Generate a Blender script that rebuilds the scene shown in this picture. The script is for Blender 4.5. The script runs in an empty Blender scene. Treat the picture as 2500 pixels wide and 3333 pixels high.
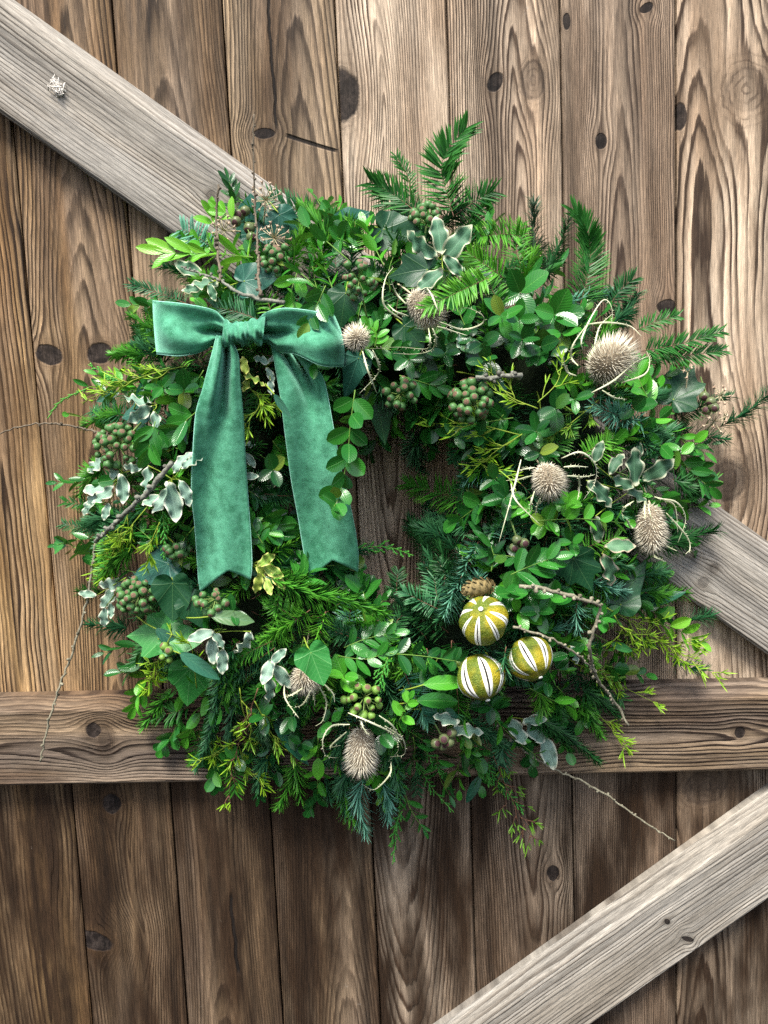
import bpy, math, random
import numpy as np
from mathutils import Vector, Matrix

# ------------------------------------------------------------------ camera, sky, sun, exposure
scene = bpy.context.scene
col = scene.collection
FPX = 2504.0; DIST = 0.884
PITCH = math.radians(6.15); ROLL = math.radians(2.38)
FW = np.array([0, math.cos(PITCH), -math.sin(PITCH)])
_r = np.array([1.0, 0, 0]); _u = np.array([0, math.sin(PITCH), math.cos(PITCH)])
RT = _r*math.cos(ROLL) - _u*math.sin(ROLL)
UP = _u*math.cos(ROLL) + _r*math.sin(ROLL)
CAM = -FW*DIST
cd = bpy.data.cameras.new('camera'); cam = bpy.data.objects.new('camera', cd); col.objects.link(cam)
cd.sensor_fit = 'VERTICAL'; cd.sensor_height = 34.6; cd.lens = 34.6*FPX/3333.0
cd.clip_start = 0.02; cd.clip_end = 200
cam.matrix_world = Matrix(((RT[0], UP[0], -FW[0], CAM[0]), (RT[1], UP[1], -FW[1], CAM[1]), (RT[2], UP[2], -FW[2], CAM[2]), (0, 0, 0, 1)))
scene.camera = cam

SUN_EL = math.radians(59); SUN_AZ = math.radians(-18)      # azimuth off the gate's normal, to the left
w = bpy.data.worlds.new('World'); scene.world = w; w.use_nodes = True
wn = w.node_tree.nodes; wl = w.node_tree.links
bg = wn['Background']; sky = wn.new('ShaderNodeTexSky'); sky.sky_type = 'NISHITA'; sky.sun_disc = False
sky.sun_elevation = SUN_EL; sky.sun_rotation = math.pi + SUN_AZ*-1
sky.air_density = 1.0; sky.dust_density = 3.0; sky.ozone_density = 1.0
wl.new(sky.outputs[0], bg.inputs[0]); bg.inputs[1].default_value = 0.058
sd = bpy.data.lights.new('sun', 'SUN'); sd.energy = 1.5; sd.angle = math.radians(18); sd.color = (1.0, 0.96, 0.885)
sun = bpy.data.objects.new('sun', sd); col.objects.link(sun)
tosun = Vector((math.sin(SUN_AZ)*math.cos(SUN_EL), -math.cos(SUN_AZ)*math.cos(SUN_EL), math.sin(SUN_EL)))
sun.rotation_euler = tosun.to_track_quat('Z', 'Y').to_euler()
sun.location = (-1, -3, 3)
scene.view_settings.view_transform = 'Standard'; scene.view_settings.look = 'None'
scene.view_settings.exposure = 2.36; scene.view_settings.gamma = 1.0
scene.cycles.max_bounces = 8; scene.cycles.diffuse_bounces = 4; scene.cycles.glossy_bounces = 3
scene.cycles.use_denoising = False; scene.cycles.sample_clamp_indirect = 6.0

# ------------------------------------------------------------------ helpers
def P(x, y, d=0.0):
    """point at distance d in front of the boards, seen at photograph pixel (x, y)"""
    v = FW*FPX + RT*(x-1250) + UP*(1666.5-y)
    return CAM + v*((-d-CAM[1])/v[1])
def S(d=0.06): return (DIST-d)/FPX            # metres per photograph pixel at that depth
def dep(x, y):
    """how far the wreath's surface stands off the boards"""
    dx, dy = x-1255, (y-1600)*1.03
    u = (math.hypot(dx, dy)-560)/400.0
    return 0.042 + 0.108*math.sqrt(max(0.0, 1-u*u))
def PW(pts, off=0.0):
    out = []
    for q in pts:
        o = q[2] if len(q) > 2 else 0.0
        out.append(P(q[0], q[1], max(0.03, dep(q[0], q[1])+off+o)))
    return np.array(out)
def spline(pts, n):
    p = np.asarray(pts, float)
    if len(p) == 2:
        t = np.linspace(0, 1, n)[:, None]; return p[0]*(1-t)+p[1]*t
    q = np.vstack([2*p[0]-p[1], p, 2*p[-1]-p[-2]])
    seg = np.linalg.norm(np.diff(p, axis=0), axis=1); cum = np.r_[0, np.cumsum(seg)]
    out = []
    for s in np.linspace(0, cum[-1]-1e-9, n):
        i = min(len(seg)-1, int(np.searchsorted(cum, s, side='right')-1)); t = (s-cum[i])/max(seg[i], 1e-9)
        a, b, c, d = q[i:i+4]
        out.append(.5*((2*b)+(c-a)*t+(2*a-5*b+4*c-d)*t*t+(3*b-a-3*c+d)*t**3))
    return np.array(out)
def nrm(v): v = np.asarray(v, float); return v/(np.linalg.norm(v)+1e-12)
def frame(y, z):
    y = nrm(y); z = np.asarray(z, float); z = z - y*np.dot(z, y)
    if np.linalg.norm(z) < 1e-6: z = np.cross(y, [1, .3, .2])
    z = nrm(z); return np.column_stack([np.cross(y, z), y, z])
def rotv(v, ax, a):
    ax = nrm(ax); return v*math.cos(a)+np.cross(ax, v)*math.sin(a)+ax*np.dot(ax, v)*(1-math.cos(a))
def camdir(p): return nrm(CAM-np.asarray(p))

class MB:
    def __init__(s): s.v = []; s.f = []; s.uv = []; s.r = []; s.m = []; s.n = 0
    def add(s, v, f, uv=None, rnd=0.5, mat=0):
        v = np.asarray(v, float); k = len(v)
        s.v.append(v); s.f += [tuple(i+s.n for i in q) for q in f]; s.m += [mat]*len(f)
        s.uv.append(np.zeros((k, 2)) if uv is None else np.asarray(uv, float))
        s.r.append(np.full(k, rnd) if np.isscalar(rnd) else np.asarray(rnd, float)); s.n += k
    def tube(s, pts, rad, sides=6, rnd=0.5, mat=0, flat=1.0, nz=None, cap=True):
        pts = np.asarray(pts, float); n = len(pts); rad = np.broadcast_to(np.asarray(rad, float), (n,))
        t = np.gradient(pts, axis=0); x = None; V = []; UV = []
        for i in range(n):
            ti = nrm(t[i])
            ref = camdir(pts[i]) if nz is None else nz
            if x is None or nz is not None: x = np.cross(ti, ref)
            x = x-ti*np.dot(x, ti)
            if np.linalg.norm(x) < 1e-5: x = np.cross(ti, [.3, .2, .9])
            x = nrm(x); y = np.cross(x, ti)
            for k in range(sides):
                a = 2*math.pi*k/sides
                V.append(pts[i]+rad[i]*(x*math.cos(a)+y*math.sin(a)*flat)); UV.append((k/sides, i/max(1, n-1)))
        F = [(i*sides+k, i*sides+(k+1) % sides, (i+1)*sides+(k+1) % sides, (i+1)*sides+k) for i in range(n-1) for k in range(sides)]
        if cap: F += [tuple(range(sides))[::-1], tuple((n-1)*sides+k for k in range(sides))]
        s.add(V, F, UV, rnd, mat)
    def blob(s, c, r, seg=8, rings=6, rnd=0.5, mat=0, ax=(0, 0, 1), mat_top=None, top=0.8):
        fr = frame(ax, [.31, .77, .2]); c = np.asarray(c); rr = np.broadcast_to(np.asarray(r, float), (3,))
        V = []; F = []
        for i in range(rings+1):
            th = math.pi*i/rings
            for k in range(seg):
                ph = 2*math.pi*k/seg
                l = np.array([rr[0]*math.sin(th)*math.cos(ph), rr[1]*math.cos(th), rr[2]*math.sin(th)*math.sin(ph)])
                V.append(c+fr@l)
        n0 = s.n; s.add(V, [], None, rnd)
        for i in range(rings):
            for k in range(seg):
                s.f.append(tuple(n0+j for j in (i*seg+k, i*seg+(k+1) % seg, (i+1)*seg+(k+1) % seg, (i+1)*seg+k)))
                s.m.append(mat if mat_top is None or i >= top else mat_top)
    def mesh(s, name, mats, smooth=True):
        me = bpy.data.meshes.new(name)
        V = np.vstack(s.v); me.from_pydata(V.tolist(), [], s.f)
        UV = np.vstack(s.uv); li = np.empty(len(me.loops), int); me.loops.foreach_get('vertex_index', li)
        ul = me.uv_layers.new(name='UVMap'); ul.data.foreach_set('uv', UV[li].ravel())
        at = me.attributes.new('rnd', 'FLOAT', 'POINT'); at.data.foreach_set('value', np.concatenate(s.r))
        for m in mats: me.materials.append(m)
        me.polygons.foreach_set('material_index', s.m)
        if smooth: me.polygons.foreach_set('use_smooth', [True]*len(s.f))
        me.update(); return me

WL = {}
def put(name, data, loc, parent=None, kind=None, label=None, cat=None, group=None, M=None):
    """link an object whose origin stands at world point loc; parents are only ever moved, not turned"""
    o = bpy.data.objects.new(name, data); col.objects.link(o)
    loc = np.asarray(loc, float)
    base = np.zeros(3)
    if parent is not None: o.parent = parent; base = WL[parent.name]
    if M is None: o.location = Vector(loc-base)
    else:
        m4 = Matrix.Identity(4)
        for i in range(3):
            for j in range(3): m4[i][j] = M[i][j]
            m4[i][3] = loc[i]-base[i]
        o.matrix_local = m4
    WL[o.name] = loc
    if kind: o['kind'] = kind
    if label: o['label'] = label
    if cat: o['category'] = cat
    if group: o['group'] = group
    return o
def build(name, mb, mats, loc, parent=None, smooth=True, **kw):
    """world-space mesh builder -> object with its origin at loc"""
    loc = np.asarray(loc, float)
    mb.v = [a-loc for a in mb.v]
    return put(name, mb.mesh(name, mats if isinstance(mats, (list, tuple)) else [mats], smooth), loc, parent, **kw)

# ------------------------------------------------------------------ node helper
class NT:
    def __init__(s, name):
        s.mat = bpy.data.materials.new(name); s.mat.use_nodes = True
        s.t = s.mat.node_tree; s.n = s.t.nodes; s.n.clear()
        s.out = s.n.new('ShaderNodeOutputMaterial'); s.b = s.n.new('ShaderNodeBsdfPrincipled')
        s.l(s.b.outputs[0], s.out.inputs[0])
    def l(s, a, b): s.t.links.new(a, b)
    def set(s, sock, v):
        if hasattr(v, 'is_output'): s.l(v, sock)
        elif v is not None:
            if sock.type == 'RGBA' and len(v) == 3: v = (*v, 1)
            sock.default_value = v
    def m(s, op, a, b=None, c=None, clamp=False):
        n = s.n.new('ShaderNodeMath'); n.operation = op; n.use_clamp = clamp
        for i, v in enumerate((a, b, c)):
            if v is not None: s.set(n.inputs[i], v)
        return n.outputs[0]
    def mix(s, f, a, b, mode='MIX'):
        n = s.n.new('ShaderNodeMix'); n.data_type = 'RGBA'; n.blend_type = mode
        s.set(n.inputs[0], f); s.set(n.inputs[6], a); s.set(n.inputs[7], b); return n.outputs[2]
    def noise(s, vec, scale=1.0, detail=2.0, rough=.5, dist=0.0):
        n = s.n.new('ShaderNodeTexNoise'); s.set(n.inputs['Vector'], vec)
        n.inputs['Scale'].default_value = scale; n.inputs['Detail'].default_value = detail
        n.inputs['Roughness'].default_value = rough; n.inputs['Distortion'].default_value = dist; return n.outputs['Fac']
    def xyz(s, a, b, c):
        n = s.n.new('ShaderNodeCombineXYZ')
        for i, v in enumerate((a, b, c)): s.set(n.inputs[i], v)
        return n.outputs[0]
    def sep(s, v):
        n = s.n.new('ShaderNodeSeparateXYZ'); s.l(v, n.inputs[0]); return n.outputs
    def rng(s, v, a, b, c=0.0, d=1.0, smooth=True):
        n = s.n.new('ShaderNodeMapRange'); n.interpolation_type = 'SMOOTHSTEP' if smooth else 'LINEAR'
        for i, q in enumerate((v, a, b, c, d)): s.set(n.inputs[i], q)
        return n.outputs[0]
    def ramp(s, v, stops, interp='LINEAR'):
        n = s.n.new('ShaderNodeValToRGB'); s.l(v, n.inputs[0]); e = n.color_ramp.elements; n.color_ramp.interpolation = interp
        while len(e) < len(stops): e.new(.5)
        for q, (p, c) in zip(e, stops): q.position = p; q.color = (c, c, c, 1) if np.isscalar(c) else (*c, 1)
        return n.outputs[0]
    def tex(s, which): return s.n.new('ShaderNodeTexCoord').outputs[which]
    def attr(s, name='rnd'):
        n = s.n.new('ShaderNodeAttribute'); n.attribute_name = name; return n.outputs['Fac']
    def objrnd(s): return s.n.new('ShaderNodeObjectInfo').outputs['Random']
    def bump(s, h, strength=.3, dist=.001):
        n = s.n.new('ShaderNodeBump'); n.inputs['Strength'].default_value = strength; n.inputs['Distance'].default_value = dist
        s.l(h, n.inputs['Height']); s.l(n.outputs[0], s.b.inputs['Normal']); return n.outputs[0]
    def fin(s, color, rough=.5, spec=.5, **kw):
        s.set(s.b.inputs['Base Color'], color); s.set(s.b.inputs['Roughness'], rough); s.b.inputs['Specular IOR Level'].default_value = spec
        for k, v in kw.items(): s.set(s.b.inputs[k.replace('_', ' ')], v)
        return s.mat
    def translucent(s, color, fac):
        t = s.n.new('ShaderNodeBsdfTranslucent'); s.set(t.inputs[0], color)
        mx = s.n.new('ShaderNodeMixShader'); s.set(mx.inputs[0], fac)
        s.l(s.b.outputs[0], mx.inputs[1]); s.l(t.outputs[0], mx.inputs[2]); s.l(mx.outputs[0], s.out.inputs[0])

# ------------------------------------------------------------------ wood
def wood(name, seed, light, brown, dark, x0=0.0, a=.03, b=.03, c=.03, freq=230.0, knots=(), wavy=.02, line=.8,
         grey=None, greyamt=0.0, stain_shade_z=None, stain_shade=(.03, .02, .015), stain_shade_amt=0.0, blotch=.6, cracks=()):
    """weathered softwood: growth rings cut by the board's face, bent round the knots, plus fibre, staining, wear and painted-in shade low down"""
    g = NT(name); co = g.sep(g.tex('Object')); x, z = co[0], co[2]
    wv = g.noise(g.xyz(g.m('MULTIPLY', x, 9), seed, g.m('MULTIPLY', z, 3.2)), 1, 2, .55)
    x1 = g.m('ADD', x, g.m('MULTIPLY', g.m('SUBTRACT', wv, .5), wavy))
    km = None; halo = None; kring = None
    for (kx, kz, rx, rz, ka, tone) in knots:
        dx0 = g.m('SUBTRACT', x, kx); dz0 = g.m('SUBTRACT', z, kz)
        ca, sa = math.cos(ka), math.sin(ka)
        dx = g.m('ADD', g.m('MULTIPLY', dx0, ca), g.m('MULTIPLY', dz0, sa)); dz = g.m('SUBTRACT', g.m('MULTIPLY', dz0, ca), g.m('MULTIPLY', dx0, sa))
        qa = g.m('POWER', g.m('DIVIDE', dx0, 1.9*rx), 2.0); qb = g.m('POWER', g.m('DIVIDE', dz0, 3.0*rz), 2.0)
        gs = g.m('EXPONENT', g.m('MULTIPLY', g.m('ADD', qa, qb), -1.0))
        x1 = g.m('SUBTRACT', x1, g.m('MULTIPLY', g.m('MULTIPLY', dx0, gs), .93))
        rr = g.m('SQRT', g.m('ADD', g.m('POWER', g.m('DIVIDE', dx, rx), 2.0), g.m('POWER', g.m('DIVIDE', dz, rz), 2.0)))
        rr = g.m('ADD', rr, g.m('MULTIPLY', g.m('SUBTRACT', g.noise(g.xyz(x, seed, z), 120, 3), .5), .35))
        k1 = g.m('MULTIPLY', g.rng(rr, 1.08, .88, 0, 1), 1.0-.75*tone); h1 = g.rng(rr, 2.3, .9, 0, 1)
        kr = g.m('SINE', g.m('ADD', g.m('MULTIPLY', rr, 19.0), g.m('MULTIPLY', g.noise(g.xyz(g.m('MULTIPLY', x, 40), seed+91, g.m('MULTIPLY', z, 28)), 1, 3), 9.0))); ring_w = g.m('MULTIPLY', g.rng(rr, 2.0, .9, 0, .30+.25*tone), g.rng(g.noise(g.xyz(g.m('MULTIPLY', x, 60), seed+81, g.m('MULTIPLY', z, 60)), 1, 3), .35, .6))
        km = k1 if km is None else g.m('MAXIMUM', km, k1); halo = h1 if halo is None else g.m('MAXIMUM', halo, h1)
        kw_ = g.m('MULTIPLY', g.rng(kr, .1, .9), ring_w); kring = kw_ if kring is None else g.m('MAXIMUM', kring, kw_)
    zn = g.noise(g.xyz(seed*1.7, seed, g.m('MULTIPLY', z, 2.1)), 1, 1)
    yy = g.m('ADD', g.m('MULTIPLY_ADD', z, b, a), g.m('MULTIPLY', g.m('SUBTRACT', zn, .5), c))
    r = g.m('SQRT', g.m('ADD', g.m('POWER', g.m('SUBTRACT', x1, x0), 2.0), g.m('POWER', yy, 2.0)))
    jit = g.noise(g.xyz(g.m('MULTIPLY', x, 160), seed, g.m('MULTIPLY', z, 9)), 1, 2)
    slow = g.noise(g.xyz(g.m('MULTIPLY', r, 45), seed, 3.0), 1, 2)
    ph = g.m('ADD', g.m('MULTIPLY', r, freq), g.m('ADD', g.m('MULTIPLY', jit, .8), g.m('MULTIPLY', slow, 3.4)))
    t = g.m('FRACT', ph)
    ln = g.ramp(t, [(0, 0.0), (.25, .05), (.55, .4), (.76, 1.0), (.90, .95), (1.0, 0.0)])
    amp = g.noise(g.xyz(g.m('MULTIPLY', x, 30), seed+5, g.m('MULTIPLY', z, 4)), 1, 2)
    lamp = g.m('MULTIPLY', g.m('MULTIPLY', ln, g.rng(amp, .30, .62, .2, 1.0)), line*1.3, )
    fib = g.noise(g.xyz(g.m('MULTIPLY', x, 900), seed, g.m('MULTIPLY', z, 22)), 1, 3, .65)
    fib2 = g.noise(g.xyz(g.m('MULTIPLY', x, 260), seed+2, g.m('MULTIPLY', z, 7)), 1, 2)
    we = g.noise(g.xyz(g.m('MULTIPLY', x, 14), seed+9, g.m('MULTIPLY', z, 2.6)), 1, 3, .6)
    c0 = g.mix(g.rng(we, .35, .68), light, brown)
    if grey is not None:
        gn = g.noise(g.xyz(g.m('MULTIPLY', x, 22), seed+13, g.m('MULTIPLY', z, 2.2)), 1, 3, .6)
        c0 = g.mix(g.m('MULTIPLY', g.rng(gn, .36, .62), greyamt), c0, grey)
    c0 = g.mix(lamp, c0, dark)
    bl = g.noise(g.xyz(g.m('MULTIPLY', x, 16), seed+21, g.m('MULTIPLY', z, 3.5)), 1, 4, .65)
    c0 = g.mix(g.m('MULTIPLY', g.rng(bl, .50, .66), blotch), c0, tuple(q*.45 for q in brown))
    if stain_shade_z is not None:  # lower boards: damp, unweathered brown, with the gate's darker lower light painted in
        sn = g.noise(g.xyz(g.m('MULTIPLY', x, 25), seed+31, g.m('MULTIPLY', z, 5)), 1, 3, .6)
        sz = g.rng(g.m('ADD', z, g.m('MULTIPLY', g.m('SUBTRACT', sn, .5), .12)), stain_shade_z[0], stain_shade_z[1], 0, 1)
        c0 = g.mix(g.m('MULTIPLY', sz, g.m('MULTIPLY', g.rng(sn, .36, .68, 1.0, .55), stain_shade_amt)), c0, stain_shade)
    hgt = g.m('ADD', g.m('MULTIPLY', lamp, .7), g.m('MULTIPLY', fib, .35))
    if km is not None:
        c0 = g.mix(g.m('MULTIPLY', halo, .40), c0, tuple(q*.5 for q in brown))
        c0 = g.mix(kring, c0, dark)
        c0 = g.mix(g.m('MULTIPLY', km, .95), c0, g.mix(g.rng(g.noise(g.xyz(g.m('MULTIPLY', x, 90), seed+71, g.m('MULTIPLY', z, 90)), 1, 4, .7), .4, .7), (.007, .005, .0045), (.040, .030, .025)))
        hgt = g.m('SUBTRACT', hgt, g.m('MULTIPLY', km, .5))
    for (cx, cz, ang, ln_, wd) in cracks:
        dx0 = g.m('SUBTRACT', x, cx); dz0 = g.m('SUBTRACT', z, cz); ca, sa = math.cos(ang), math.sin(ang)
        u = g.m('SUBTRACT', g.m('MULTIPLY', dx0, ca), g.m('MULTIPLY', dz0, sa)); v = g.m('ADD', g.m('MULTIPLY', dx0, sa), g.m('MULTIPLY', dz0, ca))
        u = g.m('ADD', u, g.m('MULTIPLY', g.m('SUBTRACT', g.noise(g.xyz(seed, seed+3, z), 18, 4), .5), .012))
        ck = g.m('MULTIPLY', g.rng(g.m('ABSOLUTE', u), wd, wd*.3, 0, 1), g.rng(g.m('ABSOLUTE', v), ln_, ln_*.8, 0, 1))
        c0 = g.mix(g.m('MULTIPLY', ck, .95), c0, (.007, .005, .004)); hgt = g.m('SUBTRACT', hgt, g.m('MULTIPLY', ck, 1.2))
    sk = g.noise(g.xyz(g.m('MULTIPLY', x, 55), seed+51, g.m('MULTIPLY', z, 1.3)), 1, 3, .6)
    c0 = g.mix(1.0, c0, g.ramp(sk, [(.30, .58), (.5, 1.0), (.70, 1.45)]), 'MULTIPLY')
    fine = g.noise(g.xyz(g.m('MULTIPLY', x, 1500), seed+61, g.m('MULTIPLY', z, 60)), 1, 2, .7)
    c0 = g.mix(1.0, c0, g.ramp(fine, [(.3, .58), (.7, 1.42)]), 'MULTIPLY')
    fl = g.noise(g.xyz(g.m('MULTIPLY', x, 70), seed+41, g.m('MULTIPLY', z, 45)), 1, 4, .7)
    c0 = g.mix(g.m('MULTIPLY', g.rng(fl, .70, .80), .5), c0, (.5, .45, .38))
    c0 = g.mix(1.0, c0, g.ramp(g.m('MULTIPLY_ADD', fib2, .4, g.m('MULTIPLY', fib, .6)), [(.25, .48), (.75, 1.42)]), 'MULTIPLY')
    g.bump(hgt, .8, .002)
    return g.fin(c0, g.rng(fib, .2, .8, .68, .9), .18)

def profile_board(prof, z0, z1, nz=2):
    """closed profile in (x, y) extruded along z"""
    V = []; F = []; n = len(prof)
    zs = np.linspace(z0, z1, nz)
    for q in zs: V += [(px, py, q) for px, py in prof]
    for i in range(nz-1):
        for k in range(n): F.append((i*n+k, i*n+(k+1) % n, (i+1)*n+(k+1) % n, (i+1)*n+k))
    F.append(tuple(range(n))[::-1]); F.append(tuple((nz-1)*n+k for k in range(n)))
    mb = MB(); mb.add(V, F); return mb

gate = put('wooden_gate', None, (0, 0.0, -.8), label='weathered timber gate of upright planks with a rail and two diagonal braces behind the wreath', cat='gate')
LX = [-.5065, -.3863, -.2690, -.1510, -.0302, .0894, .2118, .3366, .458]
BL = (.30, .215, .145); BB = (.20, .125, .075); BD = (.065, .038, .024)
def kpx(x, y, rx, ry, ang=0.0, tone=0.0):
    q = P(x, y); return (q[0], q[2], rx*S(0), ry*S(0), ang, tone)
K = [
 [],
 [kpx(160, 1155, 45, 32, -.4), kpx(325, 1150, 42, 34, .2), kpx(330, 560, 9, 26, .3)],
 [kpx(365, 2615, 32, 36), kpx(300, 3060, 75, 34, -.35), kpx(590, 1000, 26, 22, 0, .5)],
 [kpx(860, 435, 34, 16), kpx(640, 1490, 24, 26)],
 [kpx(1108, 310, 62, 82)],
 [kpx(1612, 268, 22, 32, -.6), kpx(1735, 262, 40, 62, 0, .75), kpx(1800, 2840, 22, 26)],
 [kpx(2105, 25, 22, 14, .5), kpx(1957, 460, 19, 24), kpx(2172, 1000, 34, 24), kpx(1845, 70, 12, 24), kpx(1800, 2850, 16, 20)],
 [kpx(2430, 292, 70, 72, 0, 1.0), kpx(2372, 1565, 58, 70, 0, .6), kpx(2215, 380, 20, 42), kpx(2295, 2560, 80, 66, .4, .9)],
]
WP = [  # x0, a, b, c, freq, wavy, light, brown, dark, line
 (.015, .004, .035, .02, 190, .035, (.39, .245, .108), (.185, .098, .038), (.030, .017, .009), .9),
 (.004, .02, .05, .02, 290, .02, (.29, .185, .092), (.13, .072, .033), (.028, .017, .010), .75),
 (-.01, .05, .03, .03, 400, .02, (.235, .155, .086), (.086, .050, .026), (.020, .013, .009), .7),
 (.02, .06, .02, .03, 400, .012, (.33, .232, .135), (.108, .066, .036), (.024, .016, .011), .65),
 (-.022, -.02, .06, .02, 340, .015, (.59, .465, .335), (.285, .195, .122), (.055, .034, .022), .8),
 (.014, -.006, .045, .02, 360, .015, (.52, .40, .282), (.265, .182, .116), (.052, .033, .022), .8),
 (.0, .012, .03, .015, 420, .012, (.41, .303, .208), (.22, .148, .095), (.050, .031, .021), .75),
 (-.03, .05, .04, .04, 215, .03, (.61, .48, .342), (.325, .22, .137), (.048, .030, .019), .95),
]
CR = [[], [], [], [(.0, 0, 0, 0, 0)], [], [], [], []]
def crack(x1, y1, x2, y2, wd, xc):
    p, q = P(x1, y1), P(x2, y2); m_ = (p+q)/2; d_ = q-p
    return (m_[0]-xc, m_[2], math.atan2(d_[0], d_[2]), np.linalg.norm(d_)/2, wd)
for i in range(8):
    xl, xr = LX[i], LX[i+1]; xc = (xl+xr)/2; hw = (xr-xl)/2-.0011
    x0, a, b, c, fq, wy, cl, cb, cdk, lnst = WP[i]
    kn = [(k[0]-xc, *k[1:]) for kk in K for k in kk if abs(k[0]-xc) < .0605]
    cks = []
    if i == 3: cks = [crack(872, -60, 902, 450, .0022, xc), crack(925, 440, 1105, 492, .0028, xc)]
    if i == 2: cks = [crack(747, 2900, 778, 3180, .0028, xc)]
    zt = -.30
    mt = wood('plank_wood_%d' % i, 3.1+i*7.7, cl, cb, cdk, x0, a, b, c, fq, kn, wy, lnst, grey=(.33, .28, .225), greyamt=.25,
              stain_shade_z=(zt+.06, zt-.02), stain_shade=(.023, .0122, .0058), stain_shade_amt=1.0, cracks=cks)
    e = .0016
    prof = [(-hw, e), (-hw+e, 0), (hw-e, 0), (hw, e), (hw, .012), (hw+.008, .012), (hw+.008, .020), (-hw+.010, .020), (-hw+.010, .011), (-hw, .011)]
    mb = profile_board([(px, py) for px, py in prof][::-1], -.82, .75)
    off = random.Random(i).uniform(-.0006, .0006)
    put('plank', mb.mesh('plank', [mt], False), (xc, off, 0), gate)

def beam(name, lo, hi, thick, ch, mt_args, ext=.12, chd=.55):
    """beam lying on the boards: lo / hi = two pixels on its lower and upper edge"""
    d = thick
    l0, l1 = P(*lo[0], d), P(*lo[1], d); h0, h1 = P(*hi[0], d*.45), P(*hi[1], d*.45)
    dr = nrm((l1-l0)+(h1-h0)); dr[1] = 0; dr = nrm(dr)
    if dr[0] > 0: dr = -dr
    ux = np.array([-dr[2], 0, dr[0]])*-1.0
    if ux[2] < 0: ux = -ux
    wd = np.mean([np.dot(h0-l0, ux), np.dot(h1-l1, ux)]); ctr = (l0+l1+h0+h1)/4
    L = max(np.linalg.norm(l1-l0), np.linalg.norm(h1-h0))/2+ext; hw = wd/2
    prof = [(-hw, -.0005), (-hw, -d+.003), (-hw+.003, -d), (hw-ch, -d), (hw, -d*(1-chd)), (hw, -.0005)]
    M = np.column_stack([ux, [0, 1, 0], np.cross(ux, [0, 1, 0])])
    mt = wood(name+'_wood', **mt_args(M, ctr))
    mb = profile_board(prof[::-1] if np.linalg.det(M) > 0 else prof, -L, L)
    me = mb.mesh(name, [mt], False)
    bm_fix(me)
    ctr = np.array([ctr[0], 0, ctr[2]])
    return put(name, me, ctr, gate, M=M)
def bm_fix(me):
    import bmesh
    bm = bmesh.new(); bm.from_mesh(me); bmesh.ops.recalc_face_normals(bm, faces=bm.faces); bm.to_mesh(me); bm.free()
def klocal(M, ctr, x, y, rx, ry, d=.022, ang=0.0, tone=0.0):
    q = M.T@(P(x, y, d)-np.array([ctr[0], 0, ctr[2]])); return (q[0], q[2], rx*S(d), ry*S(d), ang, tone)
GL = (.285, .258, .215); GB = (.195, .168, .132); GD = (.085, .068, .052)
beam('rail', [(0, 2557), (2500, 2513)], [(0, 2268), (2500, 2213)], .030, .014,
     lambda M, c: dict(seed=71.0, light=(.25, .178, .108), brown=(.10, .060, .034), dark=(.022, .014, .010), x0=-.01, a=.004, b=.03, c=.05, freq=230, wavy=.035, line=.9,
                       knots=[klocal(M, c, 312, 2368, 26, 26), klocal(M, c, 350, 2398, 44, 22, tone=.8), klocal(M, c, 2398, 2376, 20, 18)], grey=(.16, .15, .145), greyamt=.35))
beam('diagonal_brace', [(0, 362), (2500, 2132)], [(45, 0), (2500, 1760)], .026, .016,
     lambda M, c: dict(seed=33.0, light=GL, brown=GB, dark=GD, x0=.09, a=.05, b=.01, c=.03, freq=260, wavy=.02, line=.6,
                       knots=[klocal(M, c, 2285, 1895, 20, 18, tone=.8), klocal(M, c, 2320, 1850, 16, 16, tone=.9), klocal(M, c, 690, 640, 16, 14, tone=.9)], grey=(.275, .258, .228), greyamt=.8, blotch=.2), chd=.6)
beam('diagonal_brace', [(1928, 3333), (2500, 2935)], [(1447, 3333), (2500, 2569)], .026, .018,
     lambda M, c: dict(seed=54.0, light=GL, brown=GB, dark=GD, x0=.10, a=.05, b=.01, c=.03, freq=240, wavy=.02, line=.6,
                       knots=[klocal(M, c, 2168, 2994, 11, 9), klocal(M, c, 2235, 3050, 22, 9, ang=.6)], grey=(.275, .258, .228), greyamt=.75, blotch=.3), ext=.35, chd=.6)

# ------------------------------------------------------------------ plant and cloth materials
def leaf_mat(name, c1, c2, rib, rough=.32, vein=9.0, coat=.0, trans=.12, sheen=None, veinamt=.5):
    g = NT(name); uv = g.sep(g.tex('UV')); u, v = uv[0], uv[1]
    au = g.m('ABSOLUTE', u)
    rn = g.m('FRACT', g.m('ADD', g.objrnd(), g.attr()))
    nz = g.noise(g.tex('Object'), 60, 2)
    c = g.mix(g.m('MULTIPLY_ADD', g.m('POWER', rn, 1.5), .9, g.m('MULTIPLY', nz, .25)), c1, c2)
    c = g.mix(g.rng(rn, .955, 1.0, 0, .7), c, (.20, .24, .035))
    wv = g.m('SINE', g.m('MULTIPLY', g.m('SUBTRACT', v, g.m('MULTIPLY', au, .28)), vein*6.283))
    rb = g.rng(au, .07, .02, 0, 1)
    c = g.mix(g.m('MULTIPLY', g.rng(wv, .5, 1.0), .22*veinamt), c, rib)
    c = g.mix(g.m('MULTIPLY', rb, .55), c, rib)
    h = g.m('ADD', g.m('MULTIPLY', wv, .35*veinamt), g.m('MULTIPLY', rb, -1.0))
    g.bump(h, .35, .0006)
    g.fin(c, g.m('MULTIPLY_ADD', nz, .2, rough-.14), .44)
    if trans: g.translucent(g.mix(.4, c, (.18, .4, .03)), trans)
    return g.mat
MT = {}
MT['box_dark'] = leaf_mat('box_leaf_dark', (.005, .042, .009), (.017, .115, .018), (.06, .19, .04), .27)
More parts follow.
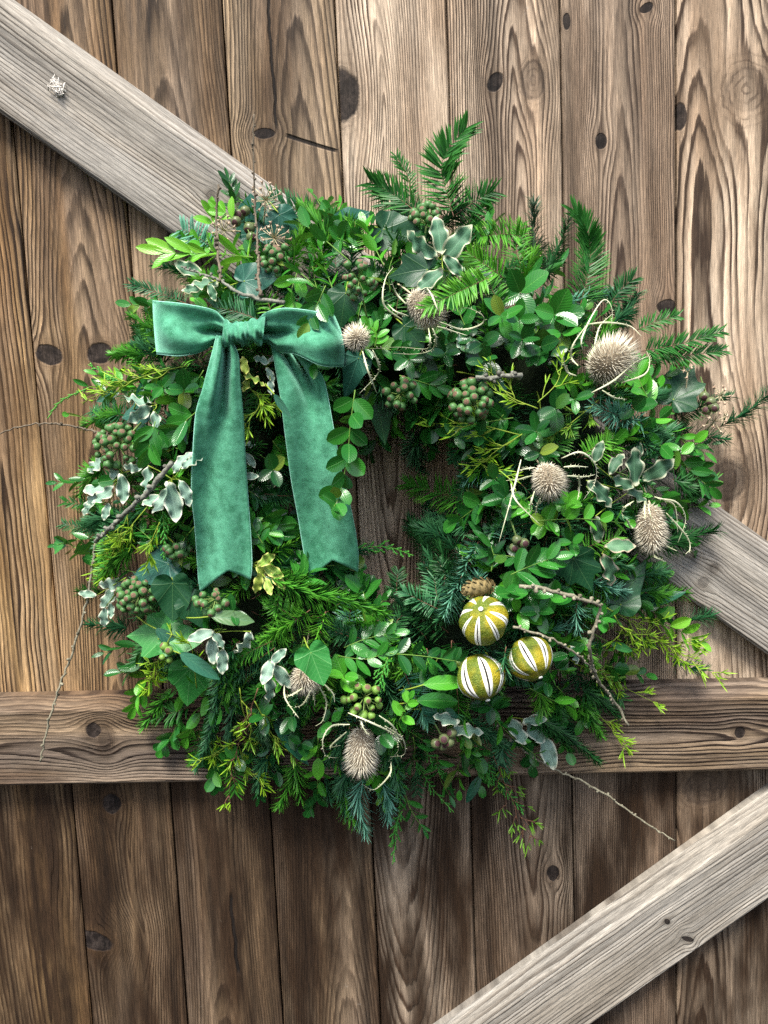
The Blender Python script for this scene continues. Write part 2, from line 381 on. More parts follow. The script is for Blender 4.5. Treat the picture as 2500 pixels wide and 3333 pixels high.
MT['box_mid'] = leaf_mat('box_leaf_mid', (.010, .090, .014), (.035, .200, .022), (.10, .29, .06), .27)
MT['box_bright'] = leaf_mat('box_leaf_bright', (.032, .21, .014), (.095, .36, .024), (.18, .44, .09), .30, trans=.2)
MT['lime_leaf'] = leaf_mat('lime_green_leaf', (.095, .35, .018), (.19, .47, .028), (.30, .55, .12), .33, trans=.25)
MT['laurel'] = leaf_mat('blue_green_leaf', (.008, .060, .030), (.018, .105, .055), (.07, .20, .11), .36, vein=6, trans=.06)
def needle_mat(name, c1, c2, tip, rough=.38, trans=.1):
    g = NT(name); uv = g.sep(g.tex('UV')); u, v = uv[0], uv[1]
    rn = g.m('FRACT', g.m('ADD', g.objrnd(), g.attr()))
    c = g.mix(rn, c1, c2); c = g.mix(g.rng(v, .35, 1.0, 0, .8), c, tip)
    c = g.mix(g.m('MULTIPLY', g.rng(g.m('ABSOLUTE', u), .3, .0), .35), c, tip)
    g.fin(c, rough, .22); g.translucent(c, trans); return g.mat
MT['yew'] = needle_mat('yew_needle', (.008, .062, .010), (.022, .125, .016), (.040, .18, .026))
MT['fir'] = needle_mat('fir_needle', (.014, .100, .010), (.038, .19, .016), (.10, .34, .032))
MT['fir_light'] = needle_mat('fir_needle_light', (.035, .18, .012), (.075, .28, .018), (.15, .40, .04))
MT['spruce'] = needle_mat('spruce_needle', (.010, .068, .026), (.027, .125, .044), (.065, .21, .080))
MT['blue_fir'] = needle_mat('blue_fir_needle', (.032, .15, .085), (.080, .26, .155), (.20, .45, .32))
MT['dark_fir'] = needle_mat('dark_fir_needle', (.006, .044, .012), (.016, .085, .020), (.034, .135, .034))
MT['dull_spruce'] = needle_mat('dull_spruce_needle', (.014, .045, .020), (.034, .080, .036), (.08, .13, .07))
MT['cypress'] = needle_mat('cypress_scale', (.018, .15, .024), (.05, .27, .040), (.13, .42, .06))
MT['gold'] = needle_mat('golden_foliage', (.12, .29, .010), (.22, .42, .018), (.38, .58, .04), trans=.2)
MT['olive'] = needle_mat('olive_foliage', (.06, .19, .012), (.12, .28, .02), (.24, .44, .045), trans=.2)
def plain(name, c1, c2, scale=200, rough=.7, bump=.3, bscale=None, **kw):
    g = NT(name); co = g.tex('Object'); n = g.noise(co, scale, 4, .6)
    n2 = g.noise(co, (bscale or scale*2), 3)
    g.bump(n2, bump, .0006)
    return g.fin(g.mix(g.rng(g.m('MULTIPLY_ADD', g.attr(), .3, g.m('MULTIPLY', n, .85)), .3, .75), c1, c2), rough, .3, **kw)
MT['green_stem'] = plain('green_stem', (.06, .16, .02), (.14, .26, .04))
MT['olive_stem'] = plain('olive_stem', (.15, .25, .022), (.25, .34, .035))
MT['brown_stem'] = plain('brown_stem', (.07, .035, .022), (.15, .07, .04))
MT['twig'] = plain('larch_twig_bark', (.085, .074, .045), (.27, .25, .175), 420, .85, .6)
MT['twig_dark'] = plain('dark_twig_bark', (.045, .034, .022), (.16, .13, .09), 420, .85, .6)
MT['twig_grey'] = plain('lichen_twig_bark', (.065, .06, .048), (.21, .215, .17), 300, .85, .7)
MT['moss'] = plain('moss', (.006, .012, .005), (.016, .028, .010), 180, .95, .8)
MT['teasel'] = plain('teasel_spine', (.36, .315, .225), (.74, .68, .53), 120, .75, .1)
MT['teasel_core'] = plain('teasel_core', (.12, .095, .065), (.22, .18, .125), 300, .9, .5)
MT['bract'] = plain('teasel_bract', (.44, .47, .27), (.66, .66, .46), 120, .6, .2)
MT['dry'] = plain('dried_flower_stalk', (.36, .32, .18), (.58, .50, .32), 300, .8, .3)
MT['dry_tip'] = plain('dried_flower_tip', (.34, .22, .15), (.55, .42, .30), 500, .85, .3)
MT['berry'] = plain('ivy_berry_green', (.030, .105, .030), (.085, .19, .055), 2.5, .42, .15)
MT['berry_cap'] = plain('ivy_berry_cap', (.075, .045, .028), (.19, .118, .072), 6, .75, .6)
MT['berry_pale'] = plain('ivy_berry_yellow_green', (.09, .20, .030), (.17, .30, .055), 2.5, .42, .15)
MT['nut'] = plain('gum_nut', (.055, .105, .035), (.13, .145, .065), 2.2, .35, .1)
MT['nut_cap'] = plain('gum_nut_cap', (.030, .014, .016), (.085, .035, .038), 5, .55, .4)
MT['stalk'] = plain('ivy_stalk', (.12, .22, .05), (.22, .32, .09), 400, .6, .2)
MT['cone'] = plain('pine_cone_scale', (.10, .075, .03), (.26, .20, .085), 300, .8, .5)
MT['straw'] = plain('straw', (.50, .46, .40), (.72, .68, .62), 300, .85, .3)
MT['pith'] = plain('lime_pith', (.62, .62, .50), (.82, .82, .74), 250, .7, .4)
MT['slit'] = plain('lime_slit_core', (.006, .005, .004), (.03, .025, .018), 300, .8, .5)
MT['bud'] = plain('yew_bud', (.30, .34, .08), (.45, .45, .14), 300, .6, .2)
# dried lime rind: green to amber, pitted
g = NT('lime_rind'); co = g.tex('Object')
n1 = g.noise(co, 38, 3, .55); n2 = g.noise(co, 900, 2, .7); n3 = g.noise(co, 1500, 1)
c = g.mix(g.rng(n1, .40, .66), (.085, .130, .005), (.37, .29, .006)); c = g.mix(g.m('MULTIPLY', g.rng(n2, .5, .75), .42), c, (.60, .60, .07))
c = g.mix(g.m('MULTIPLY', g.rng(n3, .5, .3), .55), c, (.055, .085, .006)); g.bump(g.m('ADD', g.m('ADD', n2, n3), g.m('MULTIPLY', g.noise(co, 150, 3, .6), 2.5)), .7, .0012)
MT['rind'] = g.fin(c, .5, .4)
# crushed velvet: the nap lies in patches, so its colour and sheen are mottled
g = NT('green_velvet'); co = g.tex('Object')
n1 = g.noise(co, 42, 4, .66, .8); n2 = g.noise(co, 110, 3, .6); n3 = g.noise(co, 1400, 2, .7)
f = g.rng(g.m('ADD', g.m('MULTIPLY', n1, .6), g.m('MULTIPLY', n2, .4)), .34, .68)
c = g.mix(f, (.022, .125, .062), (.085, .315, .185)); c = g.mix(g.m('MULTIPLY', g.rng(n3, .5, .75), .5), c, (.22, .52, .37))
uvs = g.sep(g.tex('UV')); 
g.bump(g.m('ADD', g.m('MULTIPLY', n3, .5), g.m('MULTIPLY', n2, .7)), .5, .0012)
MT['velvet'] = g.fin(c, .95, .1, Sheen_Weight=.95, Sheen_Roughness=.42, Sheen_Tint=(.35, .8, .6, 1))
MT['selvage'] = plain('ribbon_selvage', (.16, .42, .31), (.32, .62, .50), 500, .8, .3)
# variegated leaf: grey-green blade, cream rim, downy bloom
def varieg(name, c1, c2, rim, rough=.5, bloom=.0, redrim=False):
    g = NT(name); uv = g.sep(g.tex('UV')); u, v = uv[0], uv[1]; au = g.m('ABSOLUTE', u)
    rn = g.m('FRACT', g.m('ADD', g.objrnd(), g.attr())); co = g.tex('Object')
    n = g.noise(co, 170, 3, .6); n2 = g.noise(co, 420, 3, .7)
    edge = g.m('MAXIMUM', au, g.m('ABSOLUTE', g.m('MULTIPLY_ADD', v, 2.0, -1.0)))
    e = g.rng(g.m('ADD', edge, g.m('MULTIPLY', g.m('SUBTRACT', n, .5), .55)), .77, .87)
    c = g.mix(rn, c1, c2); c = g.mix(g.m('MULTIPLY', g.rng(n2, .45, .75), bloom), c, (.55, .66, .60))
    c = g.mix(g.m('MULTIPLY', g.rng(au, .08, .02), .5), c, tuple(q*1.6 for q in c2)); 
    c = g.mix(e, c, g.mix(g.m('MULTIPLY', g.rng(n2, .5, .6), .7 if redrim else 0.0), rim, (.30, .12, .09)))
    g.bump(n2, .3, .0007); g.fin(c, rough, .35); g.translucent(c, .1); return g.mat
MT['var_green'] = varieg('variegated_leaf_green', (.045, .13, .065), (.085, .20, .11), (.52, .54, .36))
MT['var_pale'] = varieg('variegated_leaf_pale', (.10, .21, .135), (.20, .32, .235), (.60, .63, .48), bloom=.6)
MT['var_dark'] = varieg('variegated_leaf_dark', (.025, .075, .038), (.05, .12, .06), (.36, .38, .26))
MT['var_red'] = varieg('variegated_leaf_red_rim', (.06, .15, .07), (.09, .20, .10), (.45, .40, .28), redrim=True)
MT['var_yellow'] = varieg('variegated_leaf_yellow', (.14, .27, .04), (.30, .38, .06), (.62, .60, .18))
# ivy blade: pale veins fanning from the stalk
def ivy_mat(name, c1, c2, vein, rough=.34):
    g = NT(name); uv = g.sep(g.tex('UV')); u, v = uv[0], uv[1]; vm = None
    for a in (0, .62, -.62, 1.35, -1.35):
        d = g.m('SUBTRACT', g.m('MULTIPLY', u, math.cos(a)), g.m('MULTIPLY', v, math.sin(a)))
        d = g.m('ABSOLUTE', g.m('ADD', d, g.m('MULTIPLY', g.m('MULTIPLY', u, u), -.25*a)))
        s = g.m('ADD', g.m('MULTIPLY', u, math.sin(a)), g.m('MULTIPLY', v, math.cos(a)))
        k = g.m('MULTIPLY', g.rng(d, .018, .004), g.m('GREATER_THAN', s, 0.0)); vm = k if vm is None else g.m('MAXIMUM', vm, k)
    side = g.m('SINE', g.m('MULTIPLY', g.m('ADD', v, g.m('MULTIPLY', g.m('ABSOLUTE', u), -.8)), 46)); 
    n = g.noise(g.tex('Object'), 70, 3); rn = g.m('FRACT', g.m('ADD', g.objrnd(), g.attr()))
    c = g.mix(g.m('MULTIPLY_ADD', rn, .6, g.m('MULTIPLY', n, .4)), c1, c2)
    c = g.mix(g.m('MULTIPLY', g.rng(side, .8, 1.0), .22), c, vein)
    c = g.mix(g.m('MULTIPLY', vm, .5), c, vein); g.bump(g.m('SUBTRACT', g.m('MULTIPLY', n, .6), vm), .35, .0008)
    g.fin(c, g.m('MULTIPLY_ADD', n, .2, rough-.1), .28); g.translucent(c, .08); return g.mat
MT['ivy_dark'] = ivy_mat('ivy_leaf_dark', (.006, .038, .016), (.013, .068, .024), (.05, .13, .045))
MT['ivy_bright'] = ivy_mat('ivy_leaf_bright', (.016, .14, .024), (.040, .22, .042), (.13, .34, .11))
MT['ivy_blue'] = ivy_mat('ivy_leaf_blue_green', (.014, .075, .05), (.028, .12, .08), (.08, .22, .15), .32)

# ------------------------------------------------------------------ leaf and needle templates (unit length along +Y, upper face +Z)
def leaf_tpl(width, peak=.5, fold=.25, curl=-.12, wave=0.0, wk=3, nv=7, nu=5, tip=1.0, ph=0.0, twist=0.0):
    us = np.linspace(-1, 1, nu); vs = np.linspace(0, 1, nv); V = []; UV = []
    for v in vs:
        q = v**(math.log(.5)/math.log(peak)); wv = width*.5*max(.02, (4*q*(1-q)))**(.55*tip)
        for u in us:
            x = u*wv*(1+.03*wave*math.sin(wk*5.2*v+ph+u*2)); z = fold*abs(x)+curl*(v*v)+wave*.085*math.sin(wk*5.2*v+ph+(1.9 if u < 0 else 0)+.6*math.sin(9*v))*u*u*width*1.6*min(1, 5*(1-v))
            a = twist*v
            V.append((x*math.cos(a)-z*math.sin(a), v, x*math.sin(a)+z*math.cos(a))); UV.append((u, v))
    F = [(i*nu+j, i*nu+j+1, (i+1)*nu+j+1, (i+1)*nu+j) for i in range(nv-1) for j in range(nu-1)]
    return np.array(V), F, np.array(UV)
TPL = {
 'box': [leaf_tpl(.54, .52, .30, -.10), leaf_tpl(.50, .50, .18, -.18), leaf_tpl(.58, .55, .40, -.05), leaf_tpl(.53, .5, .10, .10, twist=.25)],
 'round': [leaf_tpl(.72, .52, .25, -.10, tip=.9), leaf_tpl(.68, .55, .15, -.18, tip=.9), leaf_tpl(.75, .5, .35, .06, tip=.9)],
 'lance': [leaf_tpl(.36, .5, .30, -.14, tip=1.25), leaf_tpl(.40, .48, .2, -.22, tip=1.2), leaf_tpl(.34, .52, .3, .05, tip=1.2)],
 'euc': [leaf_tpl(.30, .45, .15, -.10, tip=1.4, nv=9), leaf_tpl(.26, .45, .12, .12, tip=1.4, nv=9, twist=.4)],
 'varieg': [leaf_tpl(.46, .50, .15, -.15, 1.3, 3, 19, 7, 1.45, 0.0), leaf_tpl(.47, .48, .22, .14, 1.7, 2.6, 19, 7, 1.4, 1.3), leaf_tpl(.42, .52, .15, -.30, 2.0, 3.3, 19, 7, 1.5, 2.1, .6), leaf_tpl(.44, .5, .28, .22, 1.9, 2.9, 19, 7, 1.4, 4.0, -.7)],
}
def ivy_tpl(kind, bend=.1):
    lob = {'lobed': [(0, 1.0), (.30, .66), (.62, .80), (1.0, .52), (1.35, .62), (1.9, .40), (2.5, .30), (3.14, .05)],
           'heart': [(0, 1.0), (.25, .80), (.55, .66), (1.0, .58), (1.5, .50), (2.1, .40), (2.6, .30), (3.14, .05)],
           'long': [(0, 1.0), (.2, .72), (.45, .50), (.8, .42), (1.3, .36), (2.0, .26), (2.6, .18), (3.14, .04)]}[kind]
    an = [a for a, _ in lob]; rr = [r for _, r in lob]
    A = np.linspace(-math.pi, math.pi, 33)[:-1]; R = np.interp(np.abs(A), an, rr)*(1+.06*np.sin(A*3+bend*30)+.035*np.sin(A*7+bend*11))
    V = [(0, 0, 0)]; UV = [(0, 0)]
    for k in (.4, .75, 1.0):
        for a, r in zip(A, R):
            x, y = k*r*math.sin(a), k*r*math.cos(a)
            z = .16*abs(x)-bend*(y*y)-.14*x*x+.045*math.sin(a*4+bend*20)*k*k+.03*math.sin(a*9+1)*k**3
            V.append((x, y, z)); UV.append((x, y))
    n = 32; F = [(0, 1+(i+1) % n, 1+i) for i in range(n)]
    for l in (0, 1):
        F += [(1+l*n+i, 1+l*n+(i+1) % n, 1+(l+1)*n+(i+1) % n, 1+(l+1)*n+i) for i in range(n)]
    F = [f[::-1] for f in F]
    return np.array(V), F, np.array(UV)
TPL['ivy_lobed'] = [ivy_tpl('lobed'), ivy_tpl('lobed', .25)]
TPL['ivy_heart'] = [ivy_tpl('heart'), ivy_tpl('heart', -.12)]
TPL['ivy_long'] = [ivy_tpl('long'), ivy_tpl('long', .25)]
_lm = {}
def leaf_mesh(tpl, i, mat):
    k = (tpl, i, mat)
    if k not in _lm:
        mb = MB(); V, F, UV = TPL[tpl][i]; mb.add(V, F, UV, 0.0); _lm[k] = mb.mesh('leaf', [MT[mat]])
    return _lm[k]
def leafM(p, d, n, L, roll=0.0, sx=1.0):
    fr = frame(d, n)
    if roll: fr = frame(d, rotv(fr[:, 2], fr[:, 1], roll))
    return fr*np.array([L*sx, L, L])[None, :]
_T = np.array([0, .28, .7]); _Wd = np.array([.45, 1.0, .85])
NV = np.array([(s*wd, t, 0.10*abs(s)) for t, wd in zip(_T, _Wd) for s in (-1, 0, 1)]+[(0, 1, 0)])
NF = [(0, 1, 4, 3), (1, 2, 5, 4), (3, 4, 7, 6), (4, 5, 8, 7), (6, 7, 9), (7, 8, 9)]
NUV = np.array([(s, t) for t in _T for s in (-1, 0, 1)]+[(0, 1)])
def needles_into(mb, P0, D, Nn, L, W, curve, rnd):
    """many needles at once: roots, directions, face normals, lengths, half widths, curvature"""
    Y = D/np.linalg.norm(D, axis=1)[:, None]
    Z = Nn-Y*np.sum(Nn*Y, 1)[:, None]; Z /= np.linalg.norm(Z, axis=1)[:, None]+1e-9; X = np.cross(Y, Z)
    k = len(P0); t = NV[:, 1]
    v = P0[:, None, :]+X[:, None, :]*(NV[:, 0][None, :]*W[:, None])[..., None]+Y[:, None, :]*(t[None, :]*L[:, None])[..., None] \
        + Z[:, None, :]*(NV[:, 2][None, :]*W[:, None]*4+curve[:, None]*L[:, None]*(t*t)[None, :])[..., None]
    n = len(NV); F = [tuple(i*n+a for a in f) for i in range(k) for f in NF]
    mb.add(v.reshape(-1, 3), F, np.tile(NUV, (k, 1)), np.repeat(rnd, n))

# ------------------------------------------------------------------ wreath
CEN = P(1255, 1600, .03)
wreath = put('evergreen_wreath', None, CEN, label='round evergreen wreath of fir, box, ivy and cypress sprigs hung on the timber gate', cat='wreath')
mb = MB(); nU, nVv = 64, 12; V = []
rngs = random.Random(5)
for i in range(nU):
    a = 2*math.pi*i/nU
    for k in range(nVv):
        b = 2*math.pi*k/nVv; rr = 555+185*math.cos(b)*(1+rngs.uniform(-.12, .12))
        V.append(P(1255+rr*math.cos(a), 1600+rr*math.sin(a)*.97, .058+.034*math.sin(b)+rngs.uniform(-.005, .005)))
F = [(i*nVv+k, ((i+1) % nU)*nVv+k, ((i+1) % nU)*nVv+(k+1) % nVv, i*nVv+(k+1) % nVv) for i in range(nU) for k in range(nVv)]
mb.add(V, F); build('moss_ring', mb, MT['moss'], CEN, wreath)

def needle_sprig(name, pts, nl, mat, style='flat', dens=1.0, a0=75, a1=35, width=4.2, curve=-.12, seed=0, off=0.0, stem='brown_stem', stemr=3.2, label=None, tilt=.25):
    """conifer sprig: woody stem with its needles; nl = needle length in photograph pixels"""
    R = random.Random(seed*31+7); rs = np.random.RandomState(seed*17+3)
    w3 = PW(pts, off); px = S(float(np.mean(-w3[:, 1]))); ln = np.sum(np.linalg.norm(np.diff(w3, axis=0), axis=1))
    st = spline(w3, max(6, int(ln/px/22))); base = st[0]
    mb = MB(); mb.tube(st, np.linspace(stemr, stemr*.4, len(st))*px*.5, 5)
    o = build(name, mb, MT[stem], base, wreath, label=label)
    n = int(ln/px/ (5.2 if style == 'flat' else 3.3)*dens)*2
    t = np.sort(rs.uniform(.04, 1.0, n)); pos = np.empty((n, 3)); T = np.empty((n, 3)); fi = t*(len(st)-1)
    for c_ in range(3): pos[:, c_] = np.interp(fi, range(len(st)), st[:, c_])
    tg = np.gradient(st, axis=0)
    for c_ in range(3): T[:, c_] = np.interp(fi, range(len(st)), tg[:, c_])
    T /= np.linalg.norm(T, axis=1)[:, None]
    cd_ = CAM-pos; cd_ /= np.linalg.norm(cd_, axis=1)[:, None]
    upv = np.array([rs.uniform(-.3, .3), 0, tilt])
    N = cd_+upv; N -= T*np.sum(N*T, 1)[:, None]; N /= np.linalg.norm(N, axis=1)[:, None]; B = np.cross(T, N)
    a = np.radians(a0+(a1-a0)*t**1.4)+rs.normal(0, .10, n)
    if style == 'flat':
        s = np.where(np.arange(n) % 2 == 0, 0.0, math.pi); ph = s+np.where(s == 0, 1, -1)*rs.uniform(-.15, .65, n)
    elif style == 'half': ph = rs.uniform(-.35, math.pi+.35, n)
    else: ph = rs.uniform(0, 2*math.pi, n)
    rad = B*np.cos(ph)[:, None]+N*np.sin(ph)[:, None]
    D = T*np.cos(a)[:, None]+rad*np.sin(a)[:, None]+rs.normal(0, .05, (n, 3))
    nn = N*.8+T*.35+rad*.15 if style == 'flat' else T*.8+N*.4-rad*.1
    L = nl*px*(.72+.28*np.sin(np.pi*np.clip(t*.9+.15, 0, 1)))*rs.uniform(.82, 1.08, n)
    mb = MB(); needles_into(mb, pos, D, nn, L, np.full(n, width*px*.5)*rs.uniform(.85, 1.1, n), np.full(n, curve)+rs.normal(0, .06, n), rs.uniform(0, .6, n))
    build('needles', mb, MT[mat], base, o, kind='stuff')
    return o

BOXN = [0]
def box_sprig(pts, nl, mat, pairs=5, tpl='box', spread=52, end=True, seed=0, off=.012, name='box_sprig', stem='green_stem', leafname='box_leaf', limit=300, flat=.8, label=None, stemr=3.4, taper=.25):
    R = random.Random(seed*13+5)
    w3 = PW(pts, off); px = S(float(np.mean(-w3[:, 1]))); st = spline(w3, 14); base = st[0]
    mb = MB(); mb.tube(st, np.linspace(stemr, stemr*.45, len(st))*px*.5*1.2, 5)
    o = build(name, mb, MT[stem], base, wreath, label=label)
    tg = np.gradient(st, axis=0); lot = MB(); used = False
    for k in range(pairs+(1 if end else 0)):
        t = (k+.6)/(pairs+.25) if k < pairs else 1.0; t = min(t, 1.0); fi = t*(len(st)-1); i = min(int(fi), len(st)-2)
        p = st[i]+(st[i+1]-st[i])*(fi-i); T = nrm(tg[min(len(st)-1, int(round(fi)))])
        N = camdir(p)+np.array([R.uniform(-.25, .25), 0, .28+R.uniform(-.2, .2)]); N = N-T*np.dot(N, T); N = nrm(N) if np.linalg.norm(N) > .25 else nrm(np.cross(T, [1, .2, .1])); B = np.cross(T, N)
        face = abs(np.dot(T, camdir(p)))
        deck = (k % 2)*(math.pi/2)*(1-flat*(1-face)) + R.uniform(-.3, .3)
        for sgn in ((1, -1) if k < pairs else (1,)):
            sp = math.radians(spread*(1-.35*t))*R.uniform(.8, 1.2) if k < pairs else R.uniform(0, .2)
            side = rotv(B*sgn, T, deck); d = nrm(T*math.cos(sp)+side*math.sin(sp)+N*R.uniform(-.12, .28))
            up = N*(.9-.4*face)+T*(.45+.6*face)+np.array([R.uniform(-.35, .35), R.uniform(-.2, .2), R.uniform(-.25, .35)])
            L = 1.14*nl*px*(1-taper*t*t)*R.uniform(.82, 1.1); q = p+d*px*2.5
            ti = R.randrange(len(TPL[tpl])); M = leafM(q, d, up, L, 0, R.uniform(.88, 1.1))
            if BOXN[0] < limit:
                BOXN[0] += 1
                put(leafname, leaf_mesh(tpl, ti, mat), q, o, M=M)
            else:
                Vt, Ft, Ut = TPL[tpl][ti]; lot.add(Vt@M.T+q, Ft, Ut, R.random()); used = True
    if used: build('leaf_cluster', lot, MT[mat], base, o, kind='stuff')
    return o
def whorl(x, y, nl, mat, pairs=3, seed=0, off=.02, tpl='box', lean=(0, 0), **kw):
    """a shoot tip seen end on"""
    return box_sprig([(x-lean[0], y-lean[1], -.022), (x-lean[0]*.4, y-lean[1]*.4, -.008), (x, y, .012)], nl, mat, pairs, tpl, 78, False, seed, off, flat=0.0, **kw)
def single_leaf(name, tpl, x, y, L, ang, mat, off=.02, seed=0, tilt=(0, .3), stalk=True, label=None, roll=0.0):
    """one big leaf whose middle is at (x, y); ang = image direction of its tip, degrees anticlockwise from right"""
    R = random.Random(seed*7+1); a = math.radians(ang); dx, dy = math.cos(a), -math.sin(a)
    d0 = max(.035, dep(x, y)+off); k = .38 if tpl.startswith('ivy') else .5
    b = P(x-dx*L*k, y-dy*L*k, d0); e = P(x+dx*L*(1-k), y+dy*L*(1-k), d0+R.uniform(-.006, .004)); Lm = np.linalg.norm(e-b)
    n = camdir(b)+np.array([tilt[0]+R.uniform(-.15, .15), 0, tilt[1]+R.uniform(-.1, .1)])
    ti = R.randrange(len(TPL[tpl])); M = leafM(b, e-b, n, Lm*(1.0 if not tpl.startswith('ivy') else .98), roll)
    o = put(name, leaf_mesh(tpl, ti, mat), b, wreath, M=M, label=label)
    if stalk:
        px = S(d0); q = P(x-dx*L*(k+.55), y-dy*L*(k+.55)+12, d0-.02)
        # stalk is a sub-part, its mesh in the leaf's own space
        Mi = np.linalg.inv(M); pts = [(Mi@(z-b)) for z in spline([q, (q+b)/2+np.array([0, -.003, 0]), b+(e-b)*.03], 6)]
        mb = MB(); mb.tube(pts, 2.4*px/Lm, 5); so = bpy.data.objects.new('leaf_stalk', mb.mesh('leaf_stalk', [MT['olive_stem']])); col.objects.link(so); so.parent = o
    return o
def var_sprig(base, leaves, mat, seed=0, off=.02, label=None):
    """variegated shoot: base pixel, then (middle x, y, length, angle) of each leaf"""
    R = random.Random(seed+77); b3 = P(base[0], base[1], max(.035, dep(*base)+off-.012)); mb = MB(); items = []
    px = S(.1)
    for (x, y, L, ang) in leaves:
        a = math.radians(ang); dx, dy = math.cos(a), -math.sin(a); d0 = max(.038, dep(x, y)+off+R.uniform(-.004, .008))
        p = P(x-dx*L*.5, y-dy*L*.5, d0); e = P(x+dx*L*.5, y+dy*L*.5, d0+R.uniform(-.008, .006))
        mb.tube(spline([b3, (b3+p)/2+np.array([0, 0.004, 0]), p], 6), 3.0*px*.5, 5); items.append((p, e))
    o = build('variegated_sprig', mb, MT['olive_stem'], b3, wreath, label=label)
    for p, e in items:
        n = camdir(p)+np.array([R.uniform(-.5, .5), 0, R.uniform(-.1, .7)])
        put('variegated_leaf', leaf_mesh('varieg', R.randrange(4), mat), p, o, M=leafM(p, e-p, n, np.linalg.norm(e-p), R.uniform(-.4, .4)))
    return o
def feather(pts, mat='gold', br=70, seed=0, off=.02, dens=1.0, label=None, stem='olive_stem', forks=3, name='golden_sprig', nb=None):
    """thin forking shoot with narrow pointed leaflets at every tip"""
    R = random.Random(seed*19+11); w3 = PW(pts, off); px = S(float(np.mean(-w3[:, 1]))); st = spline(w3, 16); base = st[0]
    ln = np.sum(np.linalg.norm(np.diff(st, axis=0), axis=1))/px
    mb = MB(); mb.tube(st, np.linspace(4.2, 1.8, len(st))*px*.5, 5); lf = []
    tg = np.gradient(st, axis=0)
    def leaflet(p, d, L): lf.append((p, d, L*px))
    def branch(p, T, L, lvl, sgn):
        N = camdir(p)+np.array([R.uniform(-.4, .4), 0, R.uniform(-.2, .5)]); B = nrm(np.cross(nrm(T), nrm(N)))
        d = nrm(T*1.0+B*sgn*R.uniform(.45, .95)+nrm(N)*R.uniform(-.15, .25))
        pt = [p]; dd = d
        for i in range(4):
            dd = nrm(dd+B*sgn*R.uniform(-.22, .06)+np.array([0, 0, R.uniform(-.08, .12)])); pt.append(pt[-1]+dd*L*px/4)
        mb.tube(pt, np.linspace(4.0, 2.4, 5)*px*.5, 4)
        for i in range(1, 5):
            if R.random() < .38: leaflet(pt[i], nrm(dd+B*R.choice((-1, 1))*R.uniform(.45, 1.0)+N*R.uniform(-.3, .4)), R.uniform(24, 46))
        leaflet(pt[-1], nrm(dd+B*.12), R.uniform(26, 48)); leaflet(pt[-1], nrm(dd+B*R.choice((-.45, .45))), R.uniform(18, 36))
        if lvl > 0:
            for i in (1, 2, 3):
                if R.random() < .45: branch(pt[i], dd, L*R.uniform(.45, .7), lvl-1, R.choice((-1, 1)))
    n = nb or max(3, int(ln/46*dens))
    for k in range(n):
        t = .18+.78*(k+R.uniform(0, .6))/n; fi = min(t, .99)*(len(st)-1); i = int(fi)
        branch(st[i], nrm(tg[i]), br*(1-.45*t)*R.uniform(.8, 1.2), 1 if forks > 1 else 0, 1 if k % 2 else -1)
    branch(st[-1], nrm(tg[-1]), br*.4, 0, 1); branch(st[-1], nrm(tg[-1]), br*.4, 0, -1)
    o = build(name, mb, MT[stem], base, wreath, label=label)
    p0 = np.array([a for a, _, _ in lf]); D = np.array([b for _, b, _ in lf]); L = np.array([c_ for _, _, c_ in lf]); k = len(lf); rs = np.random.RandomState(seed)
    m2 = MB(); needles_into(m2, p0, D, (CAM-p0)+rs.normal(0, .3, (k, 3)), L, np.full(k, 4.3*px*.5), rs.normal(0, .25, k), rs.uniform(0, .6, k))
    build('leaflets', m2, MT[mat], base, o, kind='stuff'); return o
